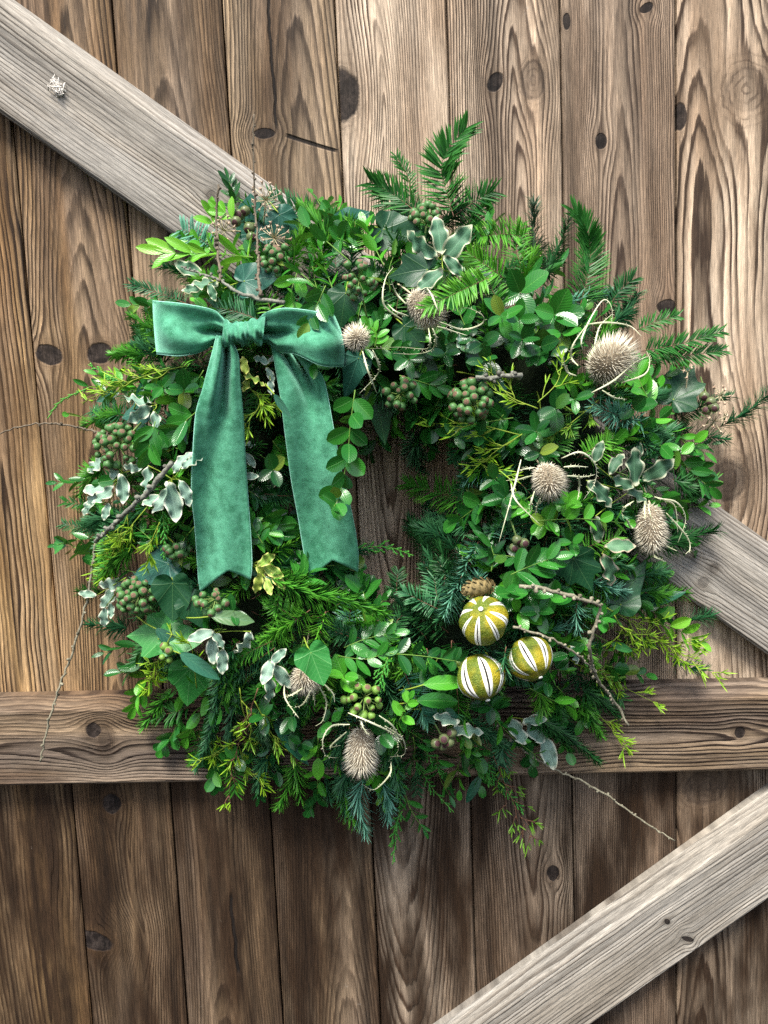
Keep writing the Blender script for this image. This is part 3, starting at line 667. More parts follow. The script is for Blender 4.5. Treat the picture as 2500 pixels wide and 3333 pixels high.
def cypress(pts, br=60, seed=0, off=.02, mat='cypress', label=None, dens=1.0, rope=False):
    """scale-leaved spray: flat, twice-branched, each branchlet a string of scales"""
    R = random.Random(seed*23+3); w3 = PW(pts, off); px = S(float(np.mean(-w3[:, 1]))); st = spline(w3, 20); base = st[0]; tg = np.gradient(st, axis=0)
    ln = np.sum(np.linalg.norm(np.diff(st, axis=0), axis=1))/px
    mb = MB(); mb.tube(st, np.linspace(3.5, 1.5, 20)*px*.5, 5); o = build('cypress_sprig', mb, MT['green_stem'], base, wreath, label=label); m2 = MB()
    def string(p, d, L, r, B, bend):
        n = max(4, int(L/6)); pt = []; rad = []; q = np.array(p)
        for i in range(n):
            pt.append(q.copy()); rad.append(r*(1.0 if i % 2 else .62)*(1-.45*i/n)); d = nrm(d+bend*B*.05); q = q+d*L*px/n
        m2.tube(pt, np.array(rad)*px*.5, 4, rnd=R.random()*.6, flat=.6); return pt, d
    string(st[0], nrm(tg[0]), 8, 5, st[0]*0, 0)
    n0 = int(ln/5); 
    m2.tube(spline(w3, n0), np.array([(6.0 if i % 2 else 3.8)*(1-.4*i/n0) for i in range(n0)])*px*.5, 4, flat=.6)
    if not rope:
        n = int(ln/13*dens)
        for k in range(n):
            t = .08+.9*k/n; i = min(18, int(t*19)); T = nrm(tg[i]); N = nrm(camdir(st[i])+np.array([R.uniform(-.3, .3), 0, .3])); B = nrm(np.cross(T, N)); s = 1 if k % 2 else -1
            d = nrm(T+B*s*R.uniform(.5, .85)+N*R.uniform(-.2, .3)); L = br*(1-.6*t)*R.uniform(.7, 1.15)
            pt, de = string(st[i]+(st[i+1]-st[i])*(t*19-i), d, L, 7.6, B*s, -1)
            for j in range(2, len(pt)-1, 2):
                ss = 1 if (j//2) % 2 else -1; dj = nrm(pt[j]-pt[j-1]); string(pt[j], nrm(dj+np.cross(dj, N)*ss*.7), L*.38*(1-j/len(pt)*.6), 6.6, B, 0)
    else:
        for k in range(int(ln/16)):
            t = .1+.85*k/(ln/16); i = min(18, int(t*19)); T = nrm(tg[i]); B = nrm(np.cross(T, camdir(st[i]))); string(st[i], nrm(T+B*(1 if k % 2 else -1)*.4), 22, 5, B, 0)
    build('scales', m2, MT[mat], base, o, kind='stuff'); return o

# ------------------------------------------------------------------ conifer sprigs seen in the photograph: name, pixels, needle length, material, style, options
FS = [
 ('fir_sprig', [(1477,705),(1448,606),(1436,543),(1463,480),(1521,415)], 82, 'yew', 'flat', dict(dens=1.05, a0=80, a1=30, width=8.5, curve=.08, off=.03)),
 ('yew_sprig', [(1357,690),(1275,630),(1200,590)], 74, 'yew', 'flat', dict(width=7, a0=62, a1=28, curve=.14, off=.028, dens=.95)),
 ('yew_sprig', [(1337,649),(1328,577),(1289,509)], 38, 'yew', 'flat', dict(width=4.5, a0=60)),
 ('yew_sprig', [(1482,700),(1560,645),(1600,625)], 68, 'yew', 'flat', dict(width=7, a0=75, a1=35, off=.02, dens=.9)),
 ('yew_sprig', [(1400,720),(1330,690),(1240,665)], 62, 'dark_fir', 'flat', dict(width=6)),
 ('fir_sprig', [(1714,774),(1641,762),(1565,770)], 58, 'fir_light', 'flat', dict(width=5, a0=80, a1=50, off=.02)),
 ('fir_sprig', [(1640,905),(1579,861),(1515,815)], 62, 'fir_light', 'flat', dict(width=5, a0=70, curve=.15, off=.03)),
 ('fir_sprig', [(1590,905),(1482,955),(1385,1005)], 56, 'fir_light', 'flat', dict(width=5.5, a0=72, off=.055, dens=1.2)),
 ('spruce_sprig', [(1733,930),(1735,784),(1740,665)], 62, 'dull_spruce', 'brush', dict(width=3.8, a0=78, a1=30, dens=1.3)),
 ('spruce_sprig', [(1775,904),(1817,806),(1850,715)], 50, 'dark_fir', 'brush', dict(width=4, a0=60, dens=1.2)),
 ('yew_sprig', [(1888,1000),(1920,860),(1912,752),(1872,690)], 74, 'yew', 'flat', dict(width=6.5, a0=72, a1=22, dens=1.5, curve=.12)),
 ('yew_sprig', [(1974,1012),(2012,953),(2058,910)], 60, 'dark_fir', 'flat', dict(width=6, a0=60, off=.01)),
 ('yew_sprig', [(2072,1075),(2140,1045),(2205,1028)], 42, 'yew', 'flat', dict(width=5, a0=55)),
 ('yew_sprig', [(2088,1143),(2208,1121),(2345,1080)], 52, 'yew', 'flat', dict(width=5.5, a0=55, a1=25, off=.02)),
 ('yew_sprig', [(2115,1148),(2224,1158),(2352,1140)], 52, 'yew', 'flat', dict(width=5.5, a0=55, a1=25, off=.015)),
 ('fir_sprig', [(2330,1395),(2420,1350),(2500,1285),(2540,1250)], 54, 'spruce', 'half', dict(width=4.5, a0=60)),
 ('fir_sprig', [(2230,1340),(2310,1310),(2375,1290)], 50, 'spruce', 'brush', dict(width=4.2, a0=65)),
 ('blue_fir_sprig', [(2095,1380),(1990,1343),(1930,1316)], 56, 'blue_fir', 'brush', dict(width=4.2, a0=70, off=.01)),
 ('blue_fir_sprig', [(2150,1480),(2060,1420),(2000,1400)], 48, 'spruce', 'brush', dict(width=4.2)),
 ('cypress_dark', [], 0, '', '', {}),
 ('fir_sprig', [(610,990),(520,955),(435,928)], 46, 'spruce', 'flat', dict(width=4.5, a0=55)),
 ('fir_sprig', [(545,1090),(480,1060),(428,1030)], 46, 'fir', 'half', dict(width=4.5)),
 ('fir_sprig', [(540,1150),(490,1140),(440,1125)], 48, 'spruce', 'half', dict(width=4.5)),
 ('fir_sprig', [(400,1345),(330,1365),(272,1385)], 42, 'fir', 'half', dict(width=4.2)),
 ('fir_sprig', [(490,1640),(400,1710),(320,1790)], 58, 'spruce', 'half', dict(width=4.8, dens=1.3)),
 ('fir_sprig', [(455,1700),(380,1770),(318,1840)], 52, 'fir', 'half', dict(width=4.8, dens=1.2)),
 ('fir_sprig', [(860,1870),(980,1925),(1109,1950),(1240,1995)], 66, 'fir', 'half', dict(width=5.6, a0=66, a1=25, dens=1.25, off=.022, curve=.05)),
 ('fir_sprig', [(1010,1985),(930,2040),(870,2078)], 60, 'fir_light', 'half', dict(width=5.6, dens=1.2, off=.028)),
 ('fir_sprig', [(1060,1990),(1035,2070),(1012,2120)], 58, 'fir_light', 'half', dict(width=5.6, dens=1.1, off=.03)),
 ('fir_sprig', [(910,1930),(900,2020),(930,2100)], 56, 'fir', 'half', dict(width=5, dens=1.1, off=.012)),
 ('yew_sprig', [(775,2089),(722,2186),(698,2330),(655,2475)], 42, 'spruce', 'brush', dict(width=4.5, dens=1.1, off=.012)),
 ('yew_sprig', [(795,2147),(755,2330),(746,2430)], 46, 'spruce', 'brush', dict(width=4.5, a0=50)),
 ('yew_sprig', [(620,2300),(560,2320),(515,2328)], 52, 'yew', 'flat', dict(width=6.2, a0=72, a1=30, dens=1.2)),
 ('fir_sprig', [(1186,2527),(1166,2600),(1186,2700)], 66, 'blue_fir', 'half', dict(width=5, a0=50, a1=22, off=.012)),
 ('fir_sprig', [(1140,2500),(1110,2570),(1120,2640)], 60, 'spruce', 'half', dict(width=5, a0=45)),
 ('fir_sprig', [(1234,2530),(1260,2600),(1262,2660)], 58, 'blue_fir', 'half', dict(width=5, a0=55)),
 ('fir_sprig', [(1060,2520),(1065,2570),(1072,2600)], 44, 'spruce', 'half', dict(width=5, a0=45)),
 ('fir_sprig', [(1735,2330),(1845,2399),(1948,2478)], 50, 'dark_fir', 'brush', dict(width=4.6, dens=1.5, off=.01, a0=58, a1=30)),
 ('blue_fir_sprig', [(1318,2190),(1354,2276),(1392,2350)], 56, 'blue_fir', 'flat', dict(width=4.8, off=.012)),
 ('fir_sprig', [(1530,1630),(1455,1611),(1324,1575)], 72, 'fir', 'flat', dict(width=5.6, a0=68, a1=35, off=-.012, dens=1.1)),
 ('fir_sprig', [(1520,1870),(1474,1751),(1406,1680)], 62, 'spruce', 'half', dict(width=4.8, dens=1.3, off=-.02)),
 ('fir_sprig', [(1440,1890),(1406,1813),(1334,1693)], 56, 'dark_fir', 'half', dict(width=4.8, dens=1.2, off=-.03)),
 ('fir_sprig', [(1420,2070),(1354,1972),(1285,1914)], 64, 'dark_fir', 'half', dict(width=5, dens=1.3, off=-.03)),
 ('fir_sprig', [(1500,1990),(1440,1900),(1390,1800)], 60, 'spruce', 'half', dict(width=4.8, dens=1.2, off=-.02)),
 ('fir_sprig', [(1360,1420),(1352,1480),(1365,1530)], 58, 'spruce', 'half', dict(width=4.8, off=-.02, a0=85)),
 ('fir_sprig', [(1600,1545),(1530,1505),(1470,1465)], 58, 'spruce', 'half', dict(width=4.8, off=-.02)),
 ('fir_sprig', [(2130,1775),(2240,1750),(2330,1727)], 62, 'dark_fir', 'half', dict(width=5.2, dens=1.1)),
 ('blue_fir_sprig', [(1920,1890),(1975,1915),(2030,1925)], 48, 'blue_fir', 'half', dict(width=4.6, off=.008)),
 ('blue_fir_sprig', [(2050,1885),(2110,1870),(2165,1862)], 54, 'spruce', 'half', dict(width=4.6)),
 ('fir_sprig', [(2180,2040),(2250,2020),(2310,2005)], 58, 'spruce', 'half', dict(width=4.8)),
 ('blue_fir_sprig', [(1880,1960),(1875,2000),(1880,2040)], 58, 'blue_fir', 'brush', dict(width=4.2, dens=1.2, off=.005)),
 ('blue_fir_sprig', [(1740,2060),(1790,2055),(1850,2040)], 46, 'blue_fir', 'half', dict(width=4.4, dens=1.1)),
 ('blue_fir_sprig', [(1505,1870),(1475,1930),(1450,1995)], 58, 'blue_fir', 'half', dict(width=4.6, dens=1.2)),
 ('fir_sprig', [(1648,2105),(1640,2150),(1650,2190)], 48, 'spruce', 'brush', dict(width=3.6, dens=1.0, off=.045, a0=85)),
 ('fir_sprig', [(1020,680),(950,680),(880,640)], 60, 'spruce', 'flat', dict(width=5.5, a0=75, off=0)),
 ('fir_sprig', [(1075,800),(1030,720),(985,672)], 60, 'fir', 'half', dict(width=5.2, a0=45)),
 ('fir_sprig', [(690,805),(640,770),(590,745)], 60, 'blue_fir', 'flat', dict(width=6.5, a0=80, a1=55)),
 ('spruce_sprig', [(840,1040),(770,1015),(700,1000)], 62, 'spruce', 'flat', dict(width=5, a0=60, off=.01)),
 ('fir_sprig', [(1000,1300),(1030,1400),(1050,1480)], 50, 'dark_fir', 'half', dict(width=4.8, off=-.025)),
 ('fir_sprig', [(1100,1840),(1150,1800),(1200,1790)], 56, 'spruce', 'half', dict(width=4.8, off=-.02)),
 ('fir_sprig', [(820,1950),(900,1905),(980,1880)], 56, 'fir', 'half', dict(width=5, off=-.005)),
 ('fir_sprig', [(1540,2380),(1590,2400),(1640,2420)], 46, 'spruce', 'half', dict(width=4.2, off=-.01)),
 ('fir_sprig', [(1730,1640),(1760,1660),(1800,1670)], 46, 'blue_fir', 'brush', dict(width=3.8, off=-.005)),
 ('fir_sprig', [(1640,1760),(1650,1720),(1665,1690)], 46, 'blue_fir', 'brush', dict(width=3.6, off=-.005)),
 ('fir_sprig', [(1680,1560),(1720,1600),(1745,1640)], 46, 'spruce', 'brush', dict(width=3.8, off=-.01)),
]
FS += [
 ('fir_sprig', [(1540,1960),(1470,1880),(1430,1770)], 66, 'dark_fir', 'half', dict(width=5, dens=1.3, off=-.01)),
 ('fir_sprig', [(1490,1800),(1430,1740),(1340,1720)], 60, 'spruce', 'half', dict(width=5, dens=1.2, off=-.012)),
 ('fir_sprig', [(1460,2060),(1390,2000),(1330,1930)], 66, 'dark_fir', 'half', dict(width=5, dens=1.3, off=-.012)),
 ('fir_sprig', [(1390,2080),(1330,2010),(1300,1960)], 60, 'spruce', 'half', dict(width=5, dens=1.3, off=-.02)),
 ('fir_sprig', [(1550,1720),(1480,1690),(1390,1640)], 62, 'spruce', 'flat', dict(width=5.2, dens=1.2, off=-.012)),
 ('blue_fir_sprig', [(1560,1760),(1520,1830),(1500,1900)], 56, 'blue_fir', 'half', dict(width=4.6, dens=1.1, off=-.005)),
 ('fir_sprig', [(1180,1990),(1230,1960),(1270,1940)], 60, 'dark_fir', 'half', dict(width=5, off=-.02)),
 ('fir_sprig', [(340,1520),(290,1560),(262,1610)], 52, 'fir', 'half', dict(width=4.8)),
 ('fir_sprig', [(420,1690),(340,1690),(290,1700)], 54, 'spruce', 'half', dict(width=4.8)),
 ('fir_sprig', [(440,1780),(370,1830),(330,1890)], 56, 'fir', 'half', dict(width=4.8)),
 ('fir_sprig', [(2180,2150),(2230,2170),(2290,2180)], 50, 'spruce', 'half', dict(width=4.6)),
 ('fir_sprig', [(1890,2240),(1960,2290),(2010,2330)], 52, 'dark_fir', 'half', dict(width=4.8)),
 ('fir_sprig', [(880,2450),(850,2520),(840,2570)], 52, 'spruce', 'half', dict(width=4.8)),
 ('fir_sprig', [(960,2480),(970,2540),(980,2600)], 52, 'fir', 'half', dict(width=4.8)),
 ('fir_sprig', [(1100,2520),(1130,2600),(1150,2680)], 60, 'fir', 'half', dict(width=5)),
 ('yew_sprig', [(700,2380),(660,2440),(640,2500)], 44, 'spruce', 'half', dict(width=4.6)),
 ('yew_sprig', [(1700,880),(1680,800),(1700,730)], 54, 'fir', 'flat', dict(width=5.2, a0=65)),
 ('fir_sprig', [(1990,1060),(2040,1010),(2070,960)], 54, 'spruce', 'half', dict(width=4.8)),
 ('fir_sprig', [(2190,1560),(2250,1600),(2300,1620)], 52, 'dark_fir', 'half', dict(width=4.8)),
 ('fir_sprig', [(2200,1400),(2290,1420),(2360,1430)], 52, 'spruce', 'half', dict(width=4.8)),
]
for i, (nm, pts, nl, mt, sty, kw) in enumerate(FS):
    if pts: needle_sprig(nm, pts, nl*1.1, mt, sty, seed=i, **kw)

# ------------------------------------------------------------------ box and other paired-leaf sprigs
BX = [
 ([(824,838),(700,826),(540,822)], 104, 'lime_leaf', 8, dict(tpl='lance', spread=42, off=.03, name='privet_sprig', leafname='privet_leaf', flat=.9, label='bright lime green sprig of long leaves at the upper left of the wreath')),
 ([(1156,1269,.045),(1140,1389,.072),(1131,1486,.112),(1107,1606,.142),(1088,1648,.142)], 70, 'box_mid', 9, dict(off=.0, spread=62, flat=.1, tpl='round')),
 ([(1138,850),(1050,775),(965,712)], 74, 'box_mid', 5, dict(off=.02)),
 ([(1250,865),(1215,795),(1186,730)], 58, 'box_bright', 5, dict(off=.025)),
 ([(1027,935),(985,895),(930,865)], 66, 'box_mid', 3, dict(off=.03, tpl='lance')),
 ([(1060,930),(1035,985),(1005,1050)], 66, 'box_mid', 3, dict(off=.035)),
 ([(970,880),(950,945),(960,1010)], 60, 'box_bright', 3, dict(off=.02)),
 ([(2122,2015),(2195,2045),(2275,2085)], 70, 'lime_leaf', 4, dict(off=.01, flat=.8)),
 ([(1740,1695),(1870,1689),(1947,1692),(2030,1703)], 52, 'box_bright', 5, dict(tpl='round', off=.03, spread=62)),
 ([(1663,1870),(1725,1843),(1802,1815)], 84, 'box_mid', 4, dict(off=.03)),
 ([(1725,2240),(1800,2280),(1862,2302)], 66, 'box_bright', 3, dict(off=.02)),
 ([(1930,2240),(1920,2290),(1900,2340)], 66, 'box_mid', 4, dict(off=.01)),
 ([(1657,1582),(1560,1645),(1488,1697)], 72, 'box_mid', 5, dict(tpl='round', off=.0, spread=60)),
 ([(1300,1222),(1360,1240),(1420,1258)], 64, 'box_mid', 3, dict(off=.01)),
 ([(639,1341),(605,1370),(580,1400)], 84, 'box_mid', 3, dict(off=.02)),
 ([(506,1372),(495,1415),(484,1460)], 78, 'box_mid', 3, dict(off=.03, spread=48)),
 ([(663,1205),(634,1260),(640,1310)], 66, 'box_mid', 3, dict(off=.005)),
 ([(1268,2127),(1379,2136),(1515,2157)], 60, 'box_dark', 5, dict(off=.015, flat=.95, spread=58)),
 ([(1100,2135),(1186,2146),(1250,2128)], 60, 'box_mid', 4, dict(off=.012)),
 ([(1120,2108),(1195,2078),(1282,2062)], 62, 'box_mid', 4, dict(off=.006)),
 ([(1036,2400),(1036,2479),(1042,2566)], 62, 'box_bright', 4, dict(off=.015, spread=58)),
 ([(481,2133),(442,2176),(395,2188)], 62, 'box_dark', 3, dict(off=.01)),
 ([(690,2215),(650,2320),(612,2400)], 72, 'box_bright', 5, dict(off=.01, spread=38)),
 ([(735,2225),(720,2290),(690,2360)], 66, 'box_mid', 4, dict(off=.014, spread=45)),
 ([(800,1590),(850,1625),(890,1660)], 62, 'box_dark', 4, dict(off=-.01)),
 ([(2130,1330),(2095,1270),(2070,1205)], 72, 'box_bright', 4, dict(off=.02, spread=55)),
 ([(2110,1360),(2197,1414),(2292,1472)], 58, 'box_bright', 6, dict(tpl='lance', off=.02, spread=40)),
 ([(2210,1490),(2260,1545),(2310,1585)], 66, 'box_mid', 4, dict(off=.015)),
 ([(2180,1440),(2240,1490),(2300,1530)], 60, 'box_mid', 4, dict(off=.005)),
 ([(1921,2057),(1980,2090),(2035,2120)], 64, 'box_mid', 3, dict(off=.005)),
 ([(1300,2345),(1318,2310),(1332,2275)], 48, 'box_bright', 3, dict(off=.025, spread=60)),
 ([(1490,2490),(1495,2530),(1497,2570)], 52, 'box_bright', 2, dict(off=.0)),
 ([(1600,2330),(1680,2410),(1775,2480)], 58, 'box_bright', 3, dict(tpl='lance', off=.02)),
 ([(1320,2590),(1340,2640),(1375,2695)], 50, 'box_mid', 4, dict(tpl='lance', off=0)),
 ([(1220,1130),(1225,1090),(1200,1060)], 38, 'box_bright', 4, dict(off=.045)),
 ([(1240,1380),(1225,1430),(1200,1475)], 62, 'box_dark', 3, dict(off=.0)),
 ([(1368,1380),(1385,1420),(1400,1460)], 58, 'box_dark', 3, dict(off=-.005)),
 ([(880,2420),(890,2470),(900,2510)], 58, 'box_dark', 4, dict(off=.0)),
 ([(1345,2400),(1350,2440),(1340,2490)], 66, 'box_dark', 4, dict(off=.005)),
 ([(760,1810),(800,1860),(850,1880)], 56, 'box_mid', 3, dict(off=.0)),
 ([(560,1195),(490,1215),(420,1260)], 66, 'box_mid', 5, dict(off=.0)),
 ([(380,1285),(330,1270),(290,1258)], 66, 'box_mid', 3, dict(off=-.005, tpl='lance')),
 ([(700,740),(690,715),(688,690)], 52, 'lime_leaf', 2, dict(off=.03)),
 ([(770,720),(745,700),(720,685)], 54, 'lime_leaf', 2, dict(off=.035)),
 ([(660,1880),(700,1920),(740,1990)], 60, 'box_dark', 3, dict(off=0)),
 ([(560,2010),(520,2040),(490,2075)], 60, 'box_dark', 3, dict(off=-.005)),
]
for i, (pts, nl, mt, pr, kw) in enumerate(BX): box_sprig(pts, nl, mt, pr, seed=i, **kw)
WH = [(1694,953,86,'box_mid',2),(1633,1030,74,'box_mid',3),(1690,1040,72,'box_mid',3),(1805,1025,80,'box_mid',3),(1828,1085,76,'box_mid',3),(1700,1105,74,'box_dark',3),(1760,1130,72,'box_dark',3),(1850,1130,70,'box_dark',3),
      (1840,1640,54,'box_bright',3),(1772,1705,58,'box_bright',3),(1862,1765,56,'box_mid',3),(1720,1935,86,'box_mid',3),(1660,1930,80,'box_mid',3),(1750,1990,76,'box_mid',3),(1690,1990,72,'box_bright',2),(1790,1945,72,'box_mid',3),
      (1746,1405,62,'box_dark',3),(1757,1475,66,'box_dark',3),(1811,1330,66,'box_dark',3),(1871,1300,58,'box_mid',2),(1575,1175,66,'box_dark',3),(1570,1120,60,'box_dark',2),(1645,1620,64,'box_dark',3),(1610,1560,60,'box_dark',2),
      (1120,2200,66,'box_bright',3),(1080,2350,60,'box_mid',2),(980,2420,58,'box_dark',3),(1240,2390,62,'box_dark',3),(1480,2150,56,'box_dark',2),(1600,2300,60,'box_dark',3),(1850,2130,62,'box_dark',3),(1960,2010,56,'box_mid',3),
      (1020,1180,56,'box_mid',2),(890,1530,58,'box_dark',2),(1450,1150,60,'box_dark',3),(1330,1170,56,'box_dark',3),(2060,1330,62,'box_dark',2),(2150,1450,62,'box_mid',2),(530,1260,60,'box_mid',2),(600,1270,62,'box_mid',3),
      (760,1990,60,'box_dark',2),(860,2330,60,'box_dark',3),(770,2470,56,'box_mid',2),(950,2330,58,'box_dark',2),(1780,2220,56,'box_mid',2),(1560,1420,58,'box_dark',2),(1480,1420,58,'box_dark',2),(2260,1440,56,'box_bright',2),(1110,780,60,'box_mid',2)]
for i, (x, y, nl, mt, pr) in enumerate(WH): whorl(x, y, nl, mt, pr, seed=100+i, tpl='round' if i % 3 == 0 else 'box')

# ------------------------------------------------------------------ single big leaves: ivy, laurel, eucalyptus
SL = [
 ('ivy_leaf','ivy_heart',829,716,165,100,'ivy_blue',.005),('ivy_leaf','ivy_heart',930,735,130,-60,'ivy_blue',.0),('ivy_leaf','ivy_heart',838,908,140,10,'ivy_blue',.02),('ivy_leaf','ivy_lobed',1118,995,130,-100,'ivy_dark',.015),
 ('ivy_leaf','ivy_lobed',1345,882,150,185,'ivy_dark',.025),('ivy_leaf','ivy_heart',1299,765,170,-20,'ivy_dark',.005),('ivy_leaf','ivy_long',1150,1215,170,-110,'ivy_blue',.01),('ivy_leaf','ivy_long',1236,1350,190,-80,'ivy_dark',.0),
 ('ivy_leaf','ivy_lobed',2218,1255,170,60,'ivy_dark',.01),('ivy_leaf','ivy_lobed',1890,1858,150,-60,'ivy_dark',.02),('ivy_leaf','ivy_lobed',505,2062,180,185,'ivy_bright',.03),('ivy_leaf','ivy_heart',590,2085,140,-10,'ivy_bright',.02),
 ('ivy_leaf','ivy_heart',616,2222,150,-95,'ivy_bright',.025),('ivy_leaf','ivy_heart',562,1945,150,-90,'ivy_dark',.02),('ivy_leaf','ivy_heart',505,1852,150,200,'ivy_blue',.012),('ivy_leaf','ivy_heart',1027,2165,140,-70,'ivy_bright',.055),
 ('ivy_leaf','ivy_long',2050,1915,200,60,'ivy_dark',.01),('ivy_leaf','ivy_heart',1340,1090,120,-50,'ivy_dark',.0),('ivy_leaf','ivy_heart',1620,1330,120,-80,'ivy_dark',-.005),('ivy_leaf','ivy_heart',1450,1340,120,-120,'ivy_dark',-.005),
 ('ivy_leaf','ivy_heart',640,1990,130,-60,'ivy_dark',.01),('ivy_leaf','ivy_heart',450,1340,110,200,'ivy_blue',.0),('ivy_leaf','ivy_heart',1380,1200,110,-30,'ivy_dark',.0),('ivy_leaf','ivy_heart',1150,720,120,30,'ivy_blue',.0),
 ('laurel_leaf','lance',1448,2222,150,5,'box_bright',.03),('laurel_leaf','lance',1425,2280,150,0,'box_mid',.02),('laurel_leaf','lance',1435,2318,140,-10,'laurel',.012),('laurel_leaf','lance',1330,1175,130,-75,'laurel',.0),
 ('eucalyptus_leaf','euc',650,2168,165,-33,'laurel',.04),('eucalyptus_leaf','lance',756,2012,150,-5,'laurel',.03),('eucalyptus_leaf','euc',940,2411,200,-58,'laurel',.01),('eucalyptus_leaf','euc',2140,1955,190,8,'laurel',.0),
 ('eucalyptus_leaf','euc',560,2090,150,-40,'laurel',.03),('eucalyptus_leaf','euc',917,1322,100,-58,'laurel',.075),('eucalyptus_leaf','lance',460,1270,80,70,'laurel',.01),('eucalyptus_leaf','lance',350,1290,90,200,'laurel',.01),
 ('eucalyptus_leaf','euc',1540,2570,110,-120,'laurel',.0),('eucalyptus_leaf','euc',1700,2410,120,20,'laurel',.0),('ivy_leaf','ivy_heart',1000,1700,110,-70,'ivy_dark',-.015),('ivy_leaf','ivy_heart',1620,2180,110,-60,'ivy_dark',-.01),
 ('laurel_leaf','lance',1770,1390,130,-80,'laurel',-.005),('laurel_leaf','lance',590,1810,110,-60,'laurel',.0),('laurel_leaf','lance',540,1700,110,-100,'box_mid',-.005),('laurel_leaf','lance',1600,1240,120,-20,'laurel',-.005),
]
for i, (nm, tp, x, y, L, an, mt, of) in enumerate(SL): single_leaf(nm, tp, x, y, L*(.84 if nm == 'ivy_leaf' else .95), an, mt, of, i)

# ------------------------------------------------------------------ variegated shoots
VS = [
 ((1440,845), [(1430,763,135,96),(1490,795,150,48),(1368,805,135,150),(1478,865,95,-42),(1400,912,110,-140)], 'var_green', .045),
 ((710,905), [(670,928,85,190),(690,950,60,-70),(630,940,70,205),(617,878,95,160)], 'var_green', .04),
 ((400,1540), [(308,1512,90,205),(310,1588,95,185),(400,1588,95,-80),(345,1612,80,-130),(300,1620,75,215),(432,1525,75,-170),(372,1530,60,-100),(285,1650,70,230),(345,1665,60,-110)], 'var_pale', .03),
 ((510,1318), [(447,1310,95,178),(452,1345,95,210),(512,1375,80,-70)], 'var_pale', .025),
 ((560,1560), [(586,1502,90,60),(620,1500,80,40),(561,1630,130,-78),(532,1630,100,-115),(605,1600,90,-60),(485,1560,90,-85),(500,1630,70,-150)], 'var_pale', .035),
 ((410,1880), [(365,1905,105,200),(350,1945,95,230),(285,1935,60,175),(338,2010,70,-100),(362,1985,50,-80)], 'var_pale', .03),
 ((690,2060), [(655,2070,90,200),(693,2115,85,-85),(712,2082,70,-50),(722,2150,80,-90),(800,2100,95,-110)], 'var_pale', .03),
 ((885,2150), [(872,2185,90,-110),(914,2196,90,-45),(908,2135,70,40),(880,2245,90,-85)], 'var_pale', .03),
 ((1460,2375), [(1516,2374,110,12),(1450,2345,90,170)], 'var_pale', .02),
 ((1700,2340), [(1747,2385,100,-40),(1782,2440,110,-65),(1680,2380,90,-60),(1740,2345,80,10)], 'var_pale', .01),
 ((1850,2110), [(1878,2130,70,-50)], 'var_pale', .03),
 ((1975,1790), [(1990,1855,120,-60),(2020,1775,110,5)], 'var_red', .03),
 ((2050,1600), [(1947,1470,80,70),(2003,1505,90,65),(2062,1520,125,95),(2145,1530,130,30),(1960,1600,125,-35),(2020,1575,90,170),(1945,1720,80,-80),(2080,1610,90,-20)], 'var_dark', .02),
 ((1520,1150), [(1495,1118,50,110),(1535,1120,50,30)], 'var_pale', .01),
 ((790,1440), [(810,1445,55,10),(812,1495,60,-50),(815,1550,50,0)], 'var_pale', .005),
 ((820,1840), [(850,1860,70,-80),(890,1860,80,-30),(870,1820,75,40),(905,1890,70,-50),(840,1900,70,-100),(875,1910,60,-70)], 'var_yellow', .02),
 ((800,1180), [(797,1190,60,100),(830,1230,75,-10),(805,1250,55,-110)], 'var_yellow', .03),
 ((870,1190), [(850,1170,60,150),(880,1220,55,-60),(895,1165,50,30),(880,1260,50,-90)], 'var_pale', .02),
 ((1440,1440), [(1420,1410,60,120)], 'var_dark', -.01),
 ((2100,1440), [(2080,1470,60,-100)], 'var_dark', .01),
 ((860,1640), [(840,1600,60,130),(890,1570,60,40)], 'var_dark', -.01),
 ((1590,905), [(1570,890,70,170),(1560,940,80,-150)], 'var_dark', .01),
]
for i, (b, lv, mt, of) in enumerate(VS): var_sprig(b, lv, mt, i, of, {0: 'cream-edged green leaves in a star at the top of the wreath', 2: 'whitish variegated leaves at the left edge of the wreath', 11: 'variegated leaf with a reddish rim', 15: 'yellow variegated leaves under the ribbon tails'}.get(i))

